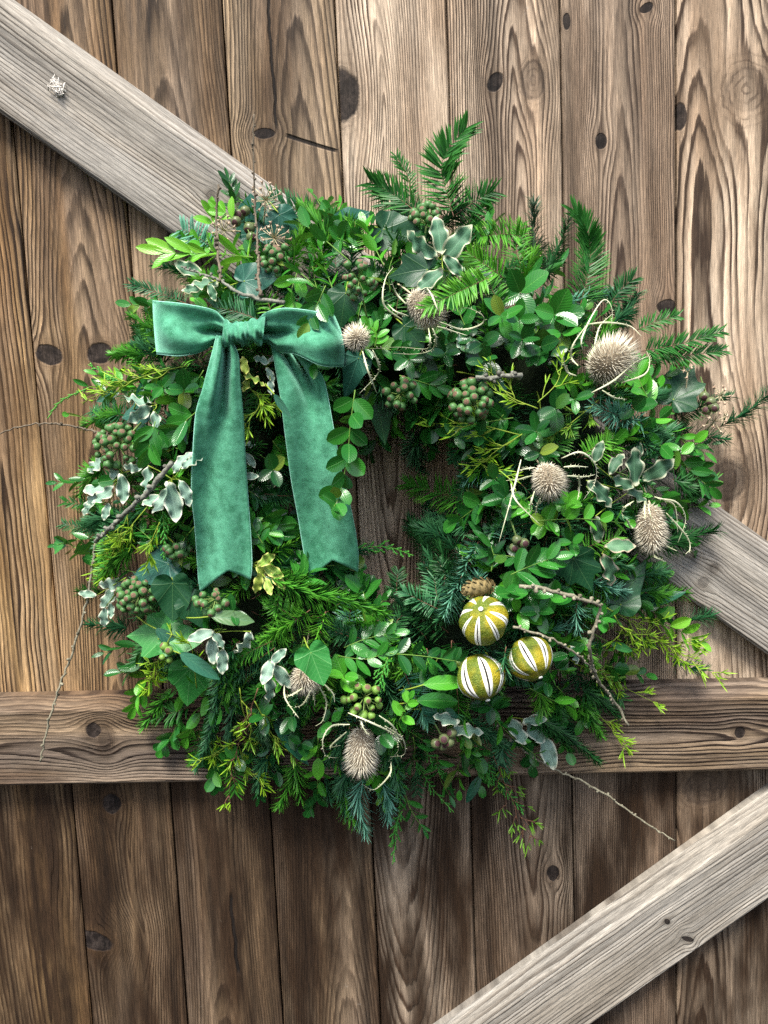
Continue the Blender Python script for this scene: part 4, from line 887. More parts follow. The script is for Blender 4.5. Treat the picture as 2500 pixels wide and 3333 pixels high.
# ------------------------------------------------------------------ yellow-green forked shoots and cypress sprays
YS = [
 ([(610,1190),(520,1210),(441,1235),(285,1300)], 'gold', 75, .03, {}), ([(480,1650),(417,1727),(316,1875)], 'gold', 75, .03, {}), ([(520,1700),(495,1760),(478,1830)], 'gold', 45, .025, {}), ([(430,1640),(390,1740),(350,1800)], 'gold', 60, .025, {}),
 ([(560,2065),(520,2140),(478,2245)], 'gold', 48, .04, dict(dens=1.3)), ([(840,2240),(828,2277),(785,2398),(756,2500),(745,2590)], 'gold', 80, .03, dict(dens=.7, stem='brown_stem')), ([(785,2398),(720,2440),(655,2475)], 'gold', 50, .02, dict(dens=.7)),
 ([(775,2420),(800,2490),(850,2550)], 'gold', 50, .015, dict(dens=.7)), ([(829,2281),(896,2406),(960,2465)], 'olive', 60, .03, dict(dens=.8)), ([(1750,1330),(1660,1290),(1600,1215)], 'gold', 75, .03, {}), ([(1750,1310),(1810,1250),(1830,1185)], 'gold', 55, .03, dict(dens=.8)),
 ([(1690,1415),(1541,1380),(1416,1380)], 'gold', 70, .015, dict(dens=.8)), ([(1700,1413),(1623,1462),(1555,1515)], 'gold', 65, .015, {}), ([(1976,1979),(2080,2040),(2200,2120),(2318,2190)], 'gold', 90, .015, dict(dens=.9)), ([(2000,2003),(2035,2070),(2060,2130)], 'gold', 55, .02, {}),
 ([(2060,2020),(2150,2075),(2260,2100)], 'gold', 65, .01, {}), ([(1840,2140),(1997,2220),(2127,2285)], 'gold', 55, .005, dict(dens=.8)), ([(1940,2320),(1990,2370),(2029,2435)], 'gold', 40, .0, dict(dens=.8)), ([(1606,2460),(1655,2578),(1726,2720)], 'olive', 95, .01, dict(dens=1.1, stem='brown_stem')),
 ([(850,1290),(840,1330),(800,1380)], 'gold', 50, .02, {}), ([(800,1250),(850,1300),(900,1330)], 'gold', 40, .02, {}), ([(1520,1480),(1600,1530),(1650,1550)], 'gold', 50, .01, {}), ([(640,2240),(620,2100),(560,2065)], 'gold', 40, .025, dict(dens=.6)),
 ([(1950,1300),(1880,1360),(1800,1420)], 'olive', 60, .0, {}), ([(1870,2160),(1960,2190),(2030,2200)], 'olive', 45, .0, {}), ([(640,2390),(700,2450),(740,2480)], 'olive', 40, .0, {}), ([(780,2240),(800,2340),(870,2460)], 'olive', 55, .02, dict(dens=.8)),
]
for i, (pts, mt, br, of, kw) in enumerate(YS): feather(pts, mt, br, i, of, **kw)
CS = [
 ([(1263,2141),(1240,2209),(1230,2275)], 62, .02, {}), ([(1150,1785),(1257,1780),(1345,1808)], 62, -.01, dict(dens=.7)), ([(1292,2460),(1303,2600),(1278,2815)], 70, .005, dict(dens=.6)), ([(1345,2460),(1403,2560),(1478,2645)], 70, .005, dict(dens=.6)),
 ([(1500,2400),(1560,2480),(1600,2560)], 75, .005, {}), ([(1570,2470),(1640,2570),(1706,2640)], 65, .0, {}), ([(528,1650),(535,1740),(533,1825)], 55, .02, {}), ([(290,1262),(200,1305),(155,1362)], 0, .01, dict(rope=True)),
 ([(390,1240),(340,1215),(287,1187)], 50, .0, {}), ([(1380,2440),(1430,2500),(1470,2540)], 55, .0, dict(dens=.8)), ([(1600,1560),(1560,1560),(1510,1560)], 50, -.01, {}), ([(1880,1930),(1940,1960),(1985,1980)], 45, .0, {}), ([(2010,1150),(2080,1160),(2130,1180)], 50, .0, {}),
 ([(1310,2640),(1290,2680),(1270,2760)], 45, .005, dict(dens=.8)),
]
for i, (pts, br, of, kw) in enumerate(CS): cypress(pts, br, i, of, **kw)

# ------------------------------------------------------------------ the body of the wreath: sprigs deeper in
FR = random.Random(2024)
mats_f = ['dark_fir', 'spruce', 'fir', 'dark_fir', 'spruce', 'yew', 'blue_fir']
for i in range(270):
    th = 2*math.pi*(i*0.61803 % 1.0)+FR.uniform(-.05, .05); uu = FR.uniform(-.78, .98); ro = 560+uu*300
    x, y = 1255+ro*math.cos(th), 1600+ro*math.sin(th)*.97
    da = (th if uu > -.1 else th+math.pi)+FR.uniform(-.9, .9); L = FR.uniform(150, 230)*(1 if uu > -.1 else .72)
    if uu < -.1 and math.sin(th) > .3: L *= .7
    x2, y2 = x+L*math.cos(da), y+L*math.sin(da)
    of = -.012-.035*(1-abs(uu))*FR.random() if i % 3 else -.008
    nm = FR.choice(mats_f) if i % 2 else FR.choice(('dark_fir', 'spruce'))
    if i % 5 < 3 or (1260 < x < 1580 and 1430 < y < 2120):
        needle_sprig({'yew': 'yew_sprig', 'blue_fir': 'blue_fir_sprig', 'spruce': 'spruce_sprig'}.get(nm, 'fir_sprig'), [(x, y), ((x+x2)/2+FR.uniform(-15, 15), (y+y2)/2+FR.uniform(-15, 15)), (x2, y2)], FR.uniform(46, 62), nm, FR.choice(('half', 'flat', 'brush')), seed=500+i, off=of, width=4.8, dens=1.1)
    else:
        box_sprig([(x, y), ((x+x2)/2+FR.uniform(-20, 20), (y+y2)/2), (x2, y2)], FR.uniform(56, 76), FR.choice(('box_dark', 'box_dark', 'box_mid', 'box_mid', 'box_mid', 'box_bright')), FR.randint(4, 6), FR.choice(('box', 'round', 'lance')), seed=500+i, off=of+.006, limit=0, flat=.55)

for i in range(130):
    th = 2*math.pi*(i*0.754877 % 1.0); uu = FR.uniform(-.62, .5); ro = 560+uu*300; x, y = 1255+ro*math.cos(th), 1600+ro*math.sin(th)*.97
    da = th+FR.uniform(-2.2, 2.2); L = FR.uniform(130, 190)*(1 if uu > -.3 else .6)
    needle_sprig('fir_sprig', [(x, y), (x+L*.5*math.cos(da)+FR.uniform(-12, 12), y+L*.5*math.sin(da)), (x+L*math.cos(da), y+L*math.sin(da))], FR.uniform(48, 60), FR.choice(('dark_fir', 'spruce', 'dark_fir', 'yew')), 'brush', seed=900+i, off=-.026-FR.random()*.012, width=5, dens=.9)

# outer coat: fresh box tips and fir fingers filling the space between the larger sprigs
for i in range(200):
    th = 2*math.pi*(i*0.61803 % 1.0)+FR.uniform(-.08, .08); uu = FR.choice((FR.uniform(-.45, .3), FR.uniform(.3, .95), FR.uniform(.3, .95))); ro = 560+uu*310
    x, y = 1255+ro*math.cos(th), 1600+ro*math.sin(th)*.97; da = (th if uu > 0 else th+math.pi*FR.random())+FR.uniform(-1.0, 1.0); L = FR.uniform(95, 160)
    p2_ = [(x, y), (x+L*.5*math.cos(da)+FR.uniform(-14, 14), y+L*.5*math.sin(da)), (x+L*math.cos(da), y+L*math.sin(da))]
    if i % 2 and not (1260 < x < 1580 and 1430 < y < 2120): box_sprig(p2_, FR.uniform(40, 56), FR.choice(('box_mid', 'box_mid', 'box_bright', 'box_dark')), FR.randint(5, 6), FR.choice(('box', 'round', 'box', 'lance')), seed=1500+i, off=FR.uniform(-.008, .006), limit=0, flat=.5)
    else: needle_sprig('fir_sprig', p2_, FR.uniform(46, 60), FR.choice(('fir', 'spruce', 'yew', 'fir_light', 'fir')), FR.choice(('flat', 'half')), seed=1500+i, off=FR.uniform(-.008, .004), width=5.2, dens=1.1)

# fuller skirts: lower left, lower right, right edge and top left
for i, (x, y, da, k) in enumerate([(470,2230,115,0),(520,2300,120,1),(560,2380,110,0),(640,2420,100,1),(420,2110,160,0),(360,2040,170,1),(690,2480,95,0),(760,2510,90,1),(300,1930,175,1),(270,1760,180,0),(290,1650,190,1),(250,1560,185,0),
        (1850,2280,40,0),(1920,2330,50,1),(1800,2380,60,0),(1960,2230,25,1),(2030,2180,20,0),(2060,2090,15,1),(1720,2440,70,0),(1640,2480,80,1),(2100,1990,10,0),(2160,1930,5,1),(2230,1640,10,0),(2260,1560,0,1),(2240,1470,-10,0),(2250,1350,-10,1),
        (2150,1250,-25,0),(2100,1180,-30,1),(760,640,-110,0),(820,690,-100,1),(640,800,-160,0),(560,880,-165,1),(500,1000,180,0),(420,1160,180,1),(360,1230,185,0),(1440,2520,85,0),(1360,2540,85,1),(1240,2560,90,0),(930,2560,95,1),(1020,2590,90,0),(860,2540,100,0),(1560,2500,75,0)]):
    a = math.radians(da+FR.uniform(-15, 15)); L = FR.uniform(95, 150); x0_, y0_ = x-60*math.cos(a), y-60*math.sin(a)
    p2_ = [(x0_, y0_), (x0_+L*.5*math.cos(a)+FR.uniform(-10, 10), y0_+L*.5*math.sin(a)+FR.uniform(-10, 10)), (x0_+L*math.cos(a), y0_+L*math.sin(a))]
    if k == 0: box_sprig(p2_, FR.uniform(46, 60), FR.choice(('box_mid', 'box_bright', 'box_mid', 'box_dark')), 5, FR.choice(('box', 'round', 'lance')), seed=2500+i, off=.0, limit=0, flat=.5)
    else: needle_sprig('fir_sprig', p2_, FR.uniform(46, 58), FR.choice(('fir', 'spruce', 'fir', 'yew')), FR.choice(('flat', 'half')), seed=2500+i, off=.0, width=5.2, dens=1.15)

# ------------------------------------------------------------------ teasels
def prickly(pts, d, wpx, seed, mb):
    R = random.Random(seed); w3 = np.array([P(q[0], q[1], d(i, q)) for i, q in enumerate(pts)]); px = S(.13)
    n = max(8, int(len(pts)*5)); st = spline(w3, n); rad = np.array([wpx*.5*px*(1-.85*(i/(n-1))**1.1)*min(1, .35+2.6*i/(n-1)) for i in range(n)])
    mb.tube(st, rad, 6, flat=.35, rnd=R.random()*.6)
    tg = np.gradient(st, axis=0)
    for i in range(2, n-2):
        if R.random() < .55:
            T = nrm(tg[i]); B = nrm(np.cross(T, camdir(st[i])))*R.choice((-1, 1)); p = st[i]+B*rad[i]*.7
            mb.tube([p, p+(B*.8+T*.5)*px*R.uniform(5, 8)], [px*1.3, px*.2], 3)
def teasel(cx, cy, rw, rl, axis, bracts, label, off=.03, spl=34, seed=0, n=560, bw=7.6):
    """axis = world direction of the head's tip; rw, rl = half width and half length in pixels"""
    R = np.random.RandomState(seed+5); d = dep(cx, cy)+off; c = P(cx, cy, d); px = S(d); ax = nrm(axis)
    o = put('teasel_head', None, c, label=label, cat='teasel', group='dried teasel heads in the wreath')
    fr = frame(ax, [.3, -.9, .1]); core = rl*px*.80, rw*px*.72
    mb = MB(); mb.blob(c, (core[1], core[0], core[1]), 16, 12, ax=ax); build('seed_head', mb, MT['teasel_core'], c, o)
    k = np.arange(n)+.5; ph = np.arccos(1-2*k/n); th = math.pi*(1+5**.5)*k
    u = np.column_stack([np.sin(ph)*np.cos(th), np.cos(ph), np.sin(ph)*np.sin(th)])+R.normal(0, .03, (n, 3)); u /= np.linalg.norm(u, axis=1)[:, None]
    pl = u*np.array([core[1], core[0], core[1]])*.96; nl = u/np.array([core[1], core[0], core[1]]); nl /= np.linalg.norm(nl, axis=1)[:, None]
    dl = nl*1.0+np.array([0, .75, 0])*(1-np.maximum(0, u[:, 1:2]))+R.normal(0, .10, (n, 3)); dl /= np.linalg.norm(dl, axis=1)[:, None]
    p = c+pl@fr.T; dd = dl@fr.T; L = spl*px*(.62+.5*np.clip(u[:, 1]+.35, 0, 1))*R.uniform(.75, 1.15, n)*.95
    V = []; F = []; rv = []
    X = np.cross(dd, [.21, .43, .87]); X /= np.linalg.norm(X, axis=1)[:, None]; Y = np.cross(dd, X); rr = 2.0*px*.5*1.75
    vs = np.stack([p+X*rr, p-X*rr*.5+Y*rr*.87, p-X*rr*.5-Y*rr*.87, p+dd*L[:, None]], 1).reshape(-1, 3)
    F = [t for i in range(n) for t in ((4*i, 4*i+1, 4*i+3), (4*i+1, 4*i+2, 4*i+3), (4*i+2, 4*i, 4*i+3))]
    mb = MB(); mb.add(vs, F, None, np.repeat(R.uniform(0, 1.4, n), 4)); build('spines', mb, MT['teasel'], c, o, kind='stuff')
    for i, b in enumerate(bracts):
        mb = MB(); prickly(b, lambda j, q: max(dep(q[0], q[1]), d-off-.012)+off+.016+.010*math.sin(1.7*j+i), bw, seed*31+i, mb); build('bract', mb, MT['bract'], P(b[0][0], b[0][1], d), o)
    # stalk going back into the wreath
    mb = MB(); b0 = c-ax*rl*px*.8; mb.tube(spline([b0, b0-ax*.02+np.array([0, .02, 0]), b0-ax*.03+np.array([0, .05, 0])], 6), 5*px*.5*1.2, 6); build('stalk', mb, MT['dry'], b0, o)
teasel(1381, 1003, 58, 82, (.55, -.45, -.75), [
 [(1395,1068),(1400,1110),(1388,1136),(1300,1130),(1207,1136)], [(1408,1068),(1419,1102),(1405,1140),(1350,1153),(1280,1150)], [(1424,1063),(1480,1080),(1521,1092)], [(1434,1049),(1506,1073),(1569,1054),(1569,1025),(1511,1001),(1448,1020)],
 [(1323,991),(1290,955),(1275,915)], [(1313,1044),(1255,1001),(1246,953),(1258,900),(1280,871)], [(1330,1030),(1290,1015),(1262,990)], [(1425,1010),(1405,960),(1385,930)]],
 'teasel head with a pale green fir sprig lying across it, near the top', .035, 34, 1)
teasel(1163, 1102, 44, 46, (-.15, -.97, .1), [[(1180,1143),(1199,1211),(1228,1283)], [(1213,1139),(1233,1187),(1228,1220),(1170,1281)]], 'small round teasel head at the end of the right velvet loop', .045, 30, 2, 380)
teasel(1985, 1178, 82, 88, (.38, -.82, .42), [
 [(1898,1143),(1893,1105),(1926,1029),(1965,976),(1991,1001),(1991,1067)], [(1909,1056),(1980,1050),(2050,1061),(2088,1094)], [(1936,1121),(1953,1061),(1991,1023)], [(1882,1191),(1860,1164),(1866,1121),(1915,1050)], [(1877,1224),(1844,1208),(1833,1153)],
 [(1926,1278),(1996,1240),(2067,1180),(2110,1159)], [(2023,1246),(2099,1218),(2115,1175),(2105,1143)], [(1960,1270),(2000,1295),(2040,1300)]],
 'largest and palest teasel head, near the right outer edge between yew sprigs', .04, 46, 3, 640)
teasel(1785, 1562, 62, 72, (.1, -.80, -.55), [
 [(1827,1492),(1889,1472),(1937,1511),(1937,1569),(1899,1627)], [(1835,1520),(1870,1518),(1915,1520)], [(1846,1549),(1900,1552),(1937,1545)], [(1730,1549),(1690,1560),(1648,1564)], [(1740,1522),(1720,1525),(1690,1530)],
 [(1696,1496),(1672,1593),(1624,1766)], [(1663,1574),(1681,1631),(1759,1709)], [(1740,1598),(1728,1640),(1728,1670)], [(1759,1622),(1748,1650),(1742,1680)], [(1884,1545),(1886,1590),(1880,1627)]],
 'grey-brown teasel head with long curling bracts, above the bright box sprig on the right', .035, 34, 4)
teasel(2120, 1718, 60, 98, (-.12, -.45, -.88), [
 [(2130,1617),(2164,1628),(2198,1651),(2207,1738)], [(2140,1622),(2203,1636),(2232,1689),(2207,1766)], [(2169,1670),(2236,1747),(2246,1786),(2232,1803)], [(2130,1713),(2164,1771),(2203,1793)], [(2100,1630),(2098,1660),(2100,1690)], [(2110,1640),(2115,1670),(2126,1700)],
 [(2121,1800),(2140,1818),(2169,1829)], [(2063,1631),(2035,1650),(2024,1665),(2029,1689)], [(2040,1690),(2055,1720),(2070,1715)]],
 'long drooping teasel head beside the diagonal brace on the right', .03, 34, 5)
teasel(995, 2208, 60, 50, (.05, -.62, -.5), [
 [(988,2238),(950,2262),(920,2271)], [(1012,2247),(988,2291),(954,2305)], [(1022,2247),(1024,2280),(1025,2300)], [(1041,2238),(1063,2286),(1051,2344),(1028,2363)], [(1051,2223),(1084,2257),(1089,2286)], [(925,2228),(930,2276),(974,2339)], [(978,2210),(980,2185),(982,2165)]],
 'dark teasel head half hidden by a bright ivy leaf, lower left of the wreath', .02, 30, 6, 400)
teasel(1176, 2443, 62, 92, (0, -.55, -.82), [
 [(1133,2320),(1210,2353),(1282,2392),(1297,2440),(1265,2479)], [(1234,2329),(1282,2368),(1311,2435)], [(1253,2363),(1311,2406),(1316,2455),(1270,2464)], [(1138,2358),(1080,2363),(1051,2406),(1060,2459),(1104,2467)], [(1128,2382),(1075,2430),(1109,2426)],
 [(1172,2325),(1182,2368),(1205,2396)], [(1273,2479),(1268,2522),(1219,2570),(1176,2551)]],
 'hanging teasel head at the bottom of the wreath with white-tipped spines pointing down', .035, 38, 7)

# ------------------------------------------------------------------ dried limes
def lime(cx, cy, r, pole, label, seed, off=.03, n=8, lat=(24, 132), wide=10.0, ph0=0.0):
    R = random.Random(seed); d = dep(cx, cy)+off; c = P(cx, cy, d); px = S(d); ax = nrm(pole); fr = frame(ax, [.2, -.9, .35]); rad = r*px
    o = put('dried_lime', None, c, label=label, cat='dried lime', group='slit dried limes wired to the wreath')
    def rr(th, ph, k=1.0):
        return rad*k*(1+.030*math.cos(n*(ph-ph0)+math.pi)*math.sin(th)**2+.038*math.sin(2*ph+seed*2)*math.sin(th)+.026*math.sin(4*th+2*ph+seed)+.012*math.sin(7*ph+4*th)*math.sin(th)-.09*math.cos(th)**2)
    def pt(th, ph, k=1.0):
        q = rr(th, ph, k); return c+fr@np.array([q*math.sin(th)*math.cos(ph), q*math.cos(th), q*math.sin(th)*math.sin(ph)])
    NP, NT_ = 96, 30; V = [pt(math.pi*i/NT_, 2*math.pi*k/NP) for i in range(NT_+1) for k in range(NP)]
    F = [(i*NP+k, i*NP+(k+1) % NP, (i+1)*NP+(k+1) % NP, (i+1)*NP+k) for i in range(NT_) for k in range(NP)]
    mb = MB(); mb.add(V, F); build('rind', mb, MT['rind'], c, o)
    for s in range(n):
        pc = ph0+2*math.pi*s/n+R.uniform(-.05, .05); t0, t1 = math.radians(lat[0]+R.uniform(-4, 4)), math.radians(lat[1]+R.uniform(-6, 6)); wm = math.radians(wide)*R.uniform(.75, 1.15)
        NL = 18; V = []; rows = [(-1.0, .985), (-.8, 1.022), (-.28, 1.014), (-.19, 1.007), (.19, 1.007), (.28, 1.014), (.8, 1.022), (1.0, .985)]
        for i in range(NL+1):
            f = i/NL; th = t0+(t1-t0)*f; wv = wm*max(.0, math.sin(math.pi*f))**.6/max(.45, math.sin(th))
            for (a, k) in rows: V.append(pt(th, pc+a*wv, k if abs(a) > .9 else 1+(k-1)*min(1, 4*f, 4*(1-f))))
        m_ = len(rows); F = [(i*m_+k, i*m_+k+1, (i+1)*m_+k+1, (i+1)*m_+k) for i in range(NL) for k in range(m_-1)]
        mb = MB(); mb.add(V, F); mb.m = [1 if (j % (m_-1)) == 3 else 0 for j in range(len(F))]
        build('slit', mb, [MT['pith'], MT['slit']], pt((t0+t1)/2, pc), o)
    mb = MB(); mb.blob(c+ax*rad*.95, (rad*.11, rad*.05, rad*.11), 8, 5, ax=ax); build('stem_scar', mb, MT['pith'], c+ax*rad*.95, o)
lime(1576, 2019, 80, (-.22, -.70, .68), 'dried lime nearest the pine cone, its narrow slits fanning from the stem end', 1, .032, 8, (22, 125), 7.5, .35)
lime(1725, 2144, 76, (.35, -.62, -.70), 'dried lime on the right of the three, with the most amber rind', 2, .03, 7, (28, 140), 12, .2)
lime(1565, 2204, 82, (.22, -.42, -.88), 'lowest dried lime of the three, with wide white slits', 3, .035, 7, (28, 150), 12, .6)

# ------------------------------------------------------------------ berries, nuts, dried flowers, cone
_bm = {}
def berry_mesh(key, body, cap, flatcap=True):
    if key not in _bm:
        mb = MB(); mb.blob((0, 0, 0), (1, 1.02, 1), 10, 10, ax=(0, 1, 0), mat=0, mat_top=1, top=2)
        _bm[key] = mb.mesh('berry', [MT[body], MT[cap]])
        V = _bm[key].vertices
        for v in V:
            if v.co.y > .86: v.co.y = .86+(v.co.y-.86)*.4
    return _bm[key]
def umbel(cx, cy, r, n, br, label, seed, off=.04, axis=None, mat='berry', spread=1.9, stalk=None, jit=.12):
    R = random.Random(seed*5+2); d = dep(cx, cy)+off; hub = P(cx, cy, d-r*S(d)*.55); px = S(d); ax = nrm(camdir(hub) if axis is None else axis)
    o = put('ivy_berry_cluster', None, hub, label=label, cat='ivy berries', group='ivy berry clusters in the wreath')
    fr = frame(ax, [.1, .2, .97]); mb = MB(); k0 = 0
    for i in range(n):
        th = spread*.5*math.sqrt((i+.5)/n)*1.25; ph = i*2.39996+R.uniform(-.3, .3)
        u = nrm(np.array([math.sin(th)*math.cos(ph), math.cos(th), math.sin(th)*math.sin(ph)])+np.array([R.uniform(-jit, jit) for _ in range(3)])); dr = fr@u
        L = r*px*R.uniform(.82, 1.06)*.92; e = hub+dr*L; b = br*px*R.uniform(.75, 1.15)
        mb.tube(spline([hub, (hub+e)/2+np.array([0, 0, -.0006]), e], 4), 2.8*px*.5, 5, rnd=R.random()*.6)
        put('berry', berry_mesh(mat, mat, 'berry_cap'), e, o, M=frame(dr, [R.random(), R.random(), .5])*b)
    mb.blob(hub, 6*px*.6, 6, 4)
    q = stalk or (cx+R.uniform(-20, 20), cy+r*1.3); mb.tube(spline([hub, P(q[0], q[1], max(.03, dep(*q)-.0))], 6), 6.5*px*.5, 6)
    build('stalks', mb, MT['stalk'], hub, o)
umbel(1388, 728, 62, 15, 14, 'ivy berry cluster standing just above the big cream-edged leaf at the top', 1, .03, (-.1, -.7, .6), stalk=(1380, 800))
umbel(1167, 912, 64, 19, 12.5, 'open starry ivy berry cluster above the small round teasel', 2, .035, stalk=(1195, 1035))
umbel(901, 850, 58, 17, 13, 'ivy berry cluster under the dried flower heads beside the tall bare twig', 3, .03)
umbel(895, 885, 50, 10, 14, 'ivy berry cluster low behind the tall bare twig, above the right velvet loop', 13, .015, (0, -.7, -.6))
umbel(1305, 1283, 64, 13, 14, 'sparse ivy berry cluster at the top of the wreath opening', 4, .03, stalk=(1300, 1340))
umbel(1532, 1307, 70, 34, 15, 'dense blue-green ivy berry cluster right of the wreath opening', 5, .035, spread=2.5, jit=.06)
umbel(388, 1452, 78, 34, 14, 'dense reddish-tipped ivy berry cluster at the left edge of the wreath', 6, .04, (-.25, -.9, .2), spread=2.4, jit=.07, stalk=(460, 1375))
umbel(452, 1938, 72, 34, 14, 'dense round ivy berry cluster beside the long hanging twig, lower left', 7, .04, (-.1, -.98, 0), spread=2.4, jit=.06, stalk=(575, 1830))
umbel(703, 1948, 70, 22, 14, 'ivy berry cluster tucked under the tip of the left ribbon tail', 8, .025, (0, -.8, -.5), spread=2.2)
umbel(578, 1772, 52, 11, 15, 'dark ivy berry cluster left of the left ribbon tail', 9, .012, (0, -.6, -.7))
umbel(1186, 2268, 72, 16, 15, 'yellow-green ivy berry cluster right above the hanging teasel', 10, .035, (-.15, -.85, -.2), 'berry_pale', spread=2.3)
umbel(560, 2118, 40, 4, 13, 'few small ivy berries over the bright ivy leaves, lower left', 11, .045, (-.3, -.8, -.3), 'berry_pale')
def nuts(pts, r, label, seed, off=.04, cat='gum nuts', stalk=None, mats=('nut', 'nut_cap')):
    R = random.Random(seed); m = np.mean(np.array(pts), 0); c = P(m[0], m[1], dep(m[0], m[1])+off-.01); px = S(.12)
    o = put('gum_nut_cluster', None, c, label=label, cat=cat, group='clusters of round green nuts'); mb = MB()
    for i, (x, y) in enumerate(pts):
        e = P(x, y, dep(x, y)+off+R.uniform(-.004, .006)); mb.tube([c, e], 3*px*.5, 5); dr = nrm(camdir(e)+np.array([R.uniform(-.7, .7), 0, R.uniform(-.8, .2)]))
        put('nut', berry_mesh('n'+mats[0], *mats), e, o, M=frame(dr, [.3, .2, .5])*r*px*R.uniform(.9, 1.08))
    q = stalk or (m[0]-30, m[1]-90); mb.tube(spline([c, P(q[0], q[1], dep(*q))], 5), 6*px*.5, 6); build('stalk', mb, MT['stalk'], c, o)
nuts([(1418,2420),(1446,2405),(1470,2385),(1462,2415),(1440,2428)], 18, 'purple-tipped gum nuts at the bottom of the wreath, below the limes', 1, .03, stalk=(1395, 2320))
nuts([(1683,1758),(1706,1768),(1674,1783),(1698,1795)], 17, 'four dull gum nuts among blue needles right of the wreath opening', 2, .02)
nuts([(2292,1290),(2314,1308),(2300,1335),(2326,1328),(2318,1322)], 17, 'round gum nuts with dried stalks at the right outer edge', 3, .03)
nuts([(798,687),(778,700),(769,721),(812,743),(819,772)], 19, 'olive green gum nuts in a curve against the blue ivy leaf at the top left', 4, .03, stalk=(840, 730))
def dryhead(cx, cy, r, n, label, seed, off=.04, stalk=None):
    R = random.Random(seed+90); d = dep(cx, cy)+off; hub = P(cx, cy, d-.006); px = S(d); fr = frame(camdir(hub)+np.array([0, 0, .3]), [.1, .2, .97]); mb = MB(); m2 = MB()
    o = put('dried_flower_head', None, hub, label=label, cat='dried flower', group='dried starry flower heads in the wreath')
    for i in range(n):
        th = 1.35*math.sqrt((i+.5)/n)*1.1; ph = i*2.39996; dr = fr@np.array([math.sin(th)*math.cos(ph), math.cos(th), math.sin(th)*math.sin(ph)]); e = hub+dr*r*px*R.uniform(.8, 1.1)
        mb.tube([hub, e], 2.6*px*.5, 5, rnd=R.random()*.6); B = frame(dr, [.3, .1, .8])
        m2.tube([e-dr*px*4, e+dr*px*3, e+dr*px*5], [px*1.8, px*4.5, px*3.2], 5, rnd=R.random())
        for k in range(4):
            a = k*1.57; m2.tube([e+dr*px*3, e+dr*px*6+(B[:, 0]*math.cos(a)+B[:, 2]*math.sin(a))*px*7], [px*1.6, px*.7], 3)
    q = stalk or (cx-5, cy+80); mb.tube(spline([hub, P(q[0], q[1], dep(*q))], 5), 5*px*.5, 6)
    build('stalks', mb, MT['dry'], hub, o); build('flower_tips', m2, MT['dry_tip'], hub, o, kind='stuff')
dryhead(865, 652, 48, 17, 'dried flower head highest of those by the tall bare twig', 1, .04, (858, 740))
dryhead(892, 776, 46, 18, 'tan dried flower head right of the tall bare twig, below another', 2, .045)
dryhead(728, 750, 42, 12, 'reddish dried flower head by the short bare twig', 3, .045, (800, 755))
dryhead(2345, 1290, 32, 8, 'dried flower head among gum nuts at the far right', 4, .02, (2300, 1380))
dryhead(2325, 1372, 40, 10, 'dried flower head hanging below the gum nuts at the far right', 5, .03, (2280, 1420))
dryhead(2238, 1212, 20, 4, 'tiny dried flower head on a curved stalk over the darkest ivy leaf, far right', 6, .02, (2228, 1330))
# pine cone
c = P(1556, 1914, dep(1556, 1914)+.02); px = S(.13); ax = nrm(np.array([-.9, -.35, -.05])); fr = frame(ax, [0, -.8, .6])
cone = put('pine_cone', None, c, label='small brown pine cone above the three dried limes', cat='pine cone')
mb = MB(); mb.blob(c, (26*px, 50*px, 26*px), 12, 9, ax=ax); build('cone_core', mb, MT['cone'], c, cone)
sc_v = np.array([(-.9, -.5, 0), (.9, -.5, 0), (-1, .2, .25), (1, .2, .25), (-.5, .75, .45), (.5, .75, .45), (0, 1.0, .42), (0, .2, .5), (0, -.5, .2)]); sc_f = [(0, 8, 7, 2), (8, 1, 3, 7), (2, 7, 6, 4), (7, 3, 5, 6)]
mb = MB(); mb.add(sc_v, sc_f); scm = mb.mesh('scale', [MT['cone']], False)
for i in range(64):
    f = (i+.5)/64; th = math.pi*(.08+.84*f); ph = i*2.39996
    u = np.array([math.sin(th)*math.cos(ph), math.cos(th), math.sin(th)*math.sin(ph)]); loc = u*np.array([29, 53, 29])*px; nl = nrm(u/np.array([27, 50, 27]))
    tw = nrm(np.array([0, 1, 0])-nl*nl[1]+nl*.25); put('scale', scm, c+fr@loc, cone, M=frame(fr@tw, fr@nl)*px*(9.5 if f > .25 else 6.5))

# ------------------------------------------------------------------ bare larch twigs
def twig(pts, r0, r1, label, seed, off=.04, knob=30, side=None, mat='twig', absd=None):
    R = random.Random(seed); w3 = np.array([P(q[0], q[1], q[2] if len(q) > 2 else (max(.045, dep(q[0], q[1])+off) if absd is None else absd)) for q in pts]); px = S(.1)
    ln = np.sum(np.linalg.norm(np.diff(w3, axis=0), axis=1))/px; n = max(8, int(ln/16)); st = spline(w3, n)
    st[1:-1] += np.array([[R.gauss(0, 1)*px*1.6 for _ in range(3)] for _ in range(n-2)])
    rad = np.linspace(r0, r1, n)*px*.42*np.array([R.uniform(.88, 1.15) for _ in range(n)])
    base = st[0]; mb = MB(); mb.tube(st, rad, 8)
    o = put('larch_twig', None, base, label=label, cat='bare twig', group='bare knobbly twigs in the wreath'); build('twig_stem', mb, MT[mat], base, o)
    tg = np.gradient(st, axis=0); m2 = MB()
    for k in range(int(ln/knob)):
        t = (k+R.uniform(.2, .8))/(ln/knob)*(n-1); i = min(n-2, int(t)); p = st[i]+(st[i+1]-st[i])*(t-i); T = nrm(tg[i]); B = rotv(nrm(np.cross(T, camdir(p))), T, R.uniform(0, 6.28)); h = rad[i]*R.uniform(.75, 1.35)+px*1.2
        m2.tube([p, p+B*h, p+B*h*1.5+T*px*2, p+B*h*1.9+T*px*2], [h*.75, h*.7, h*.8, h*.35], 6, rnd=R.random())
    build('knobs', m2, MT[mat], base, o, kind='stuff')
    return o
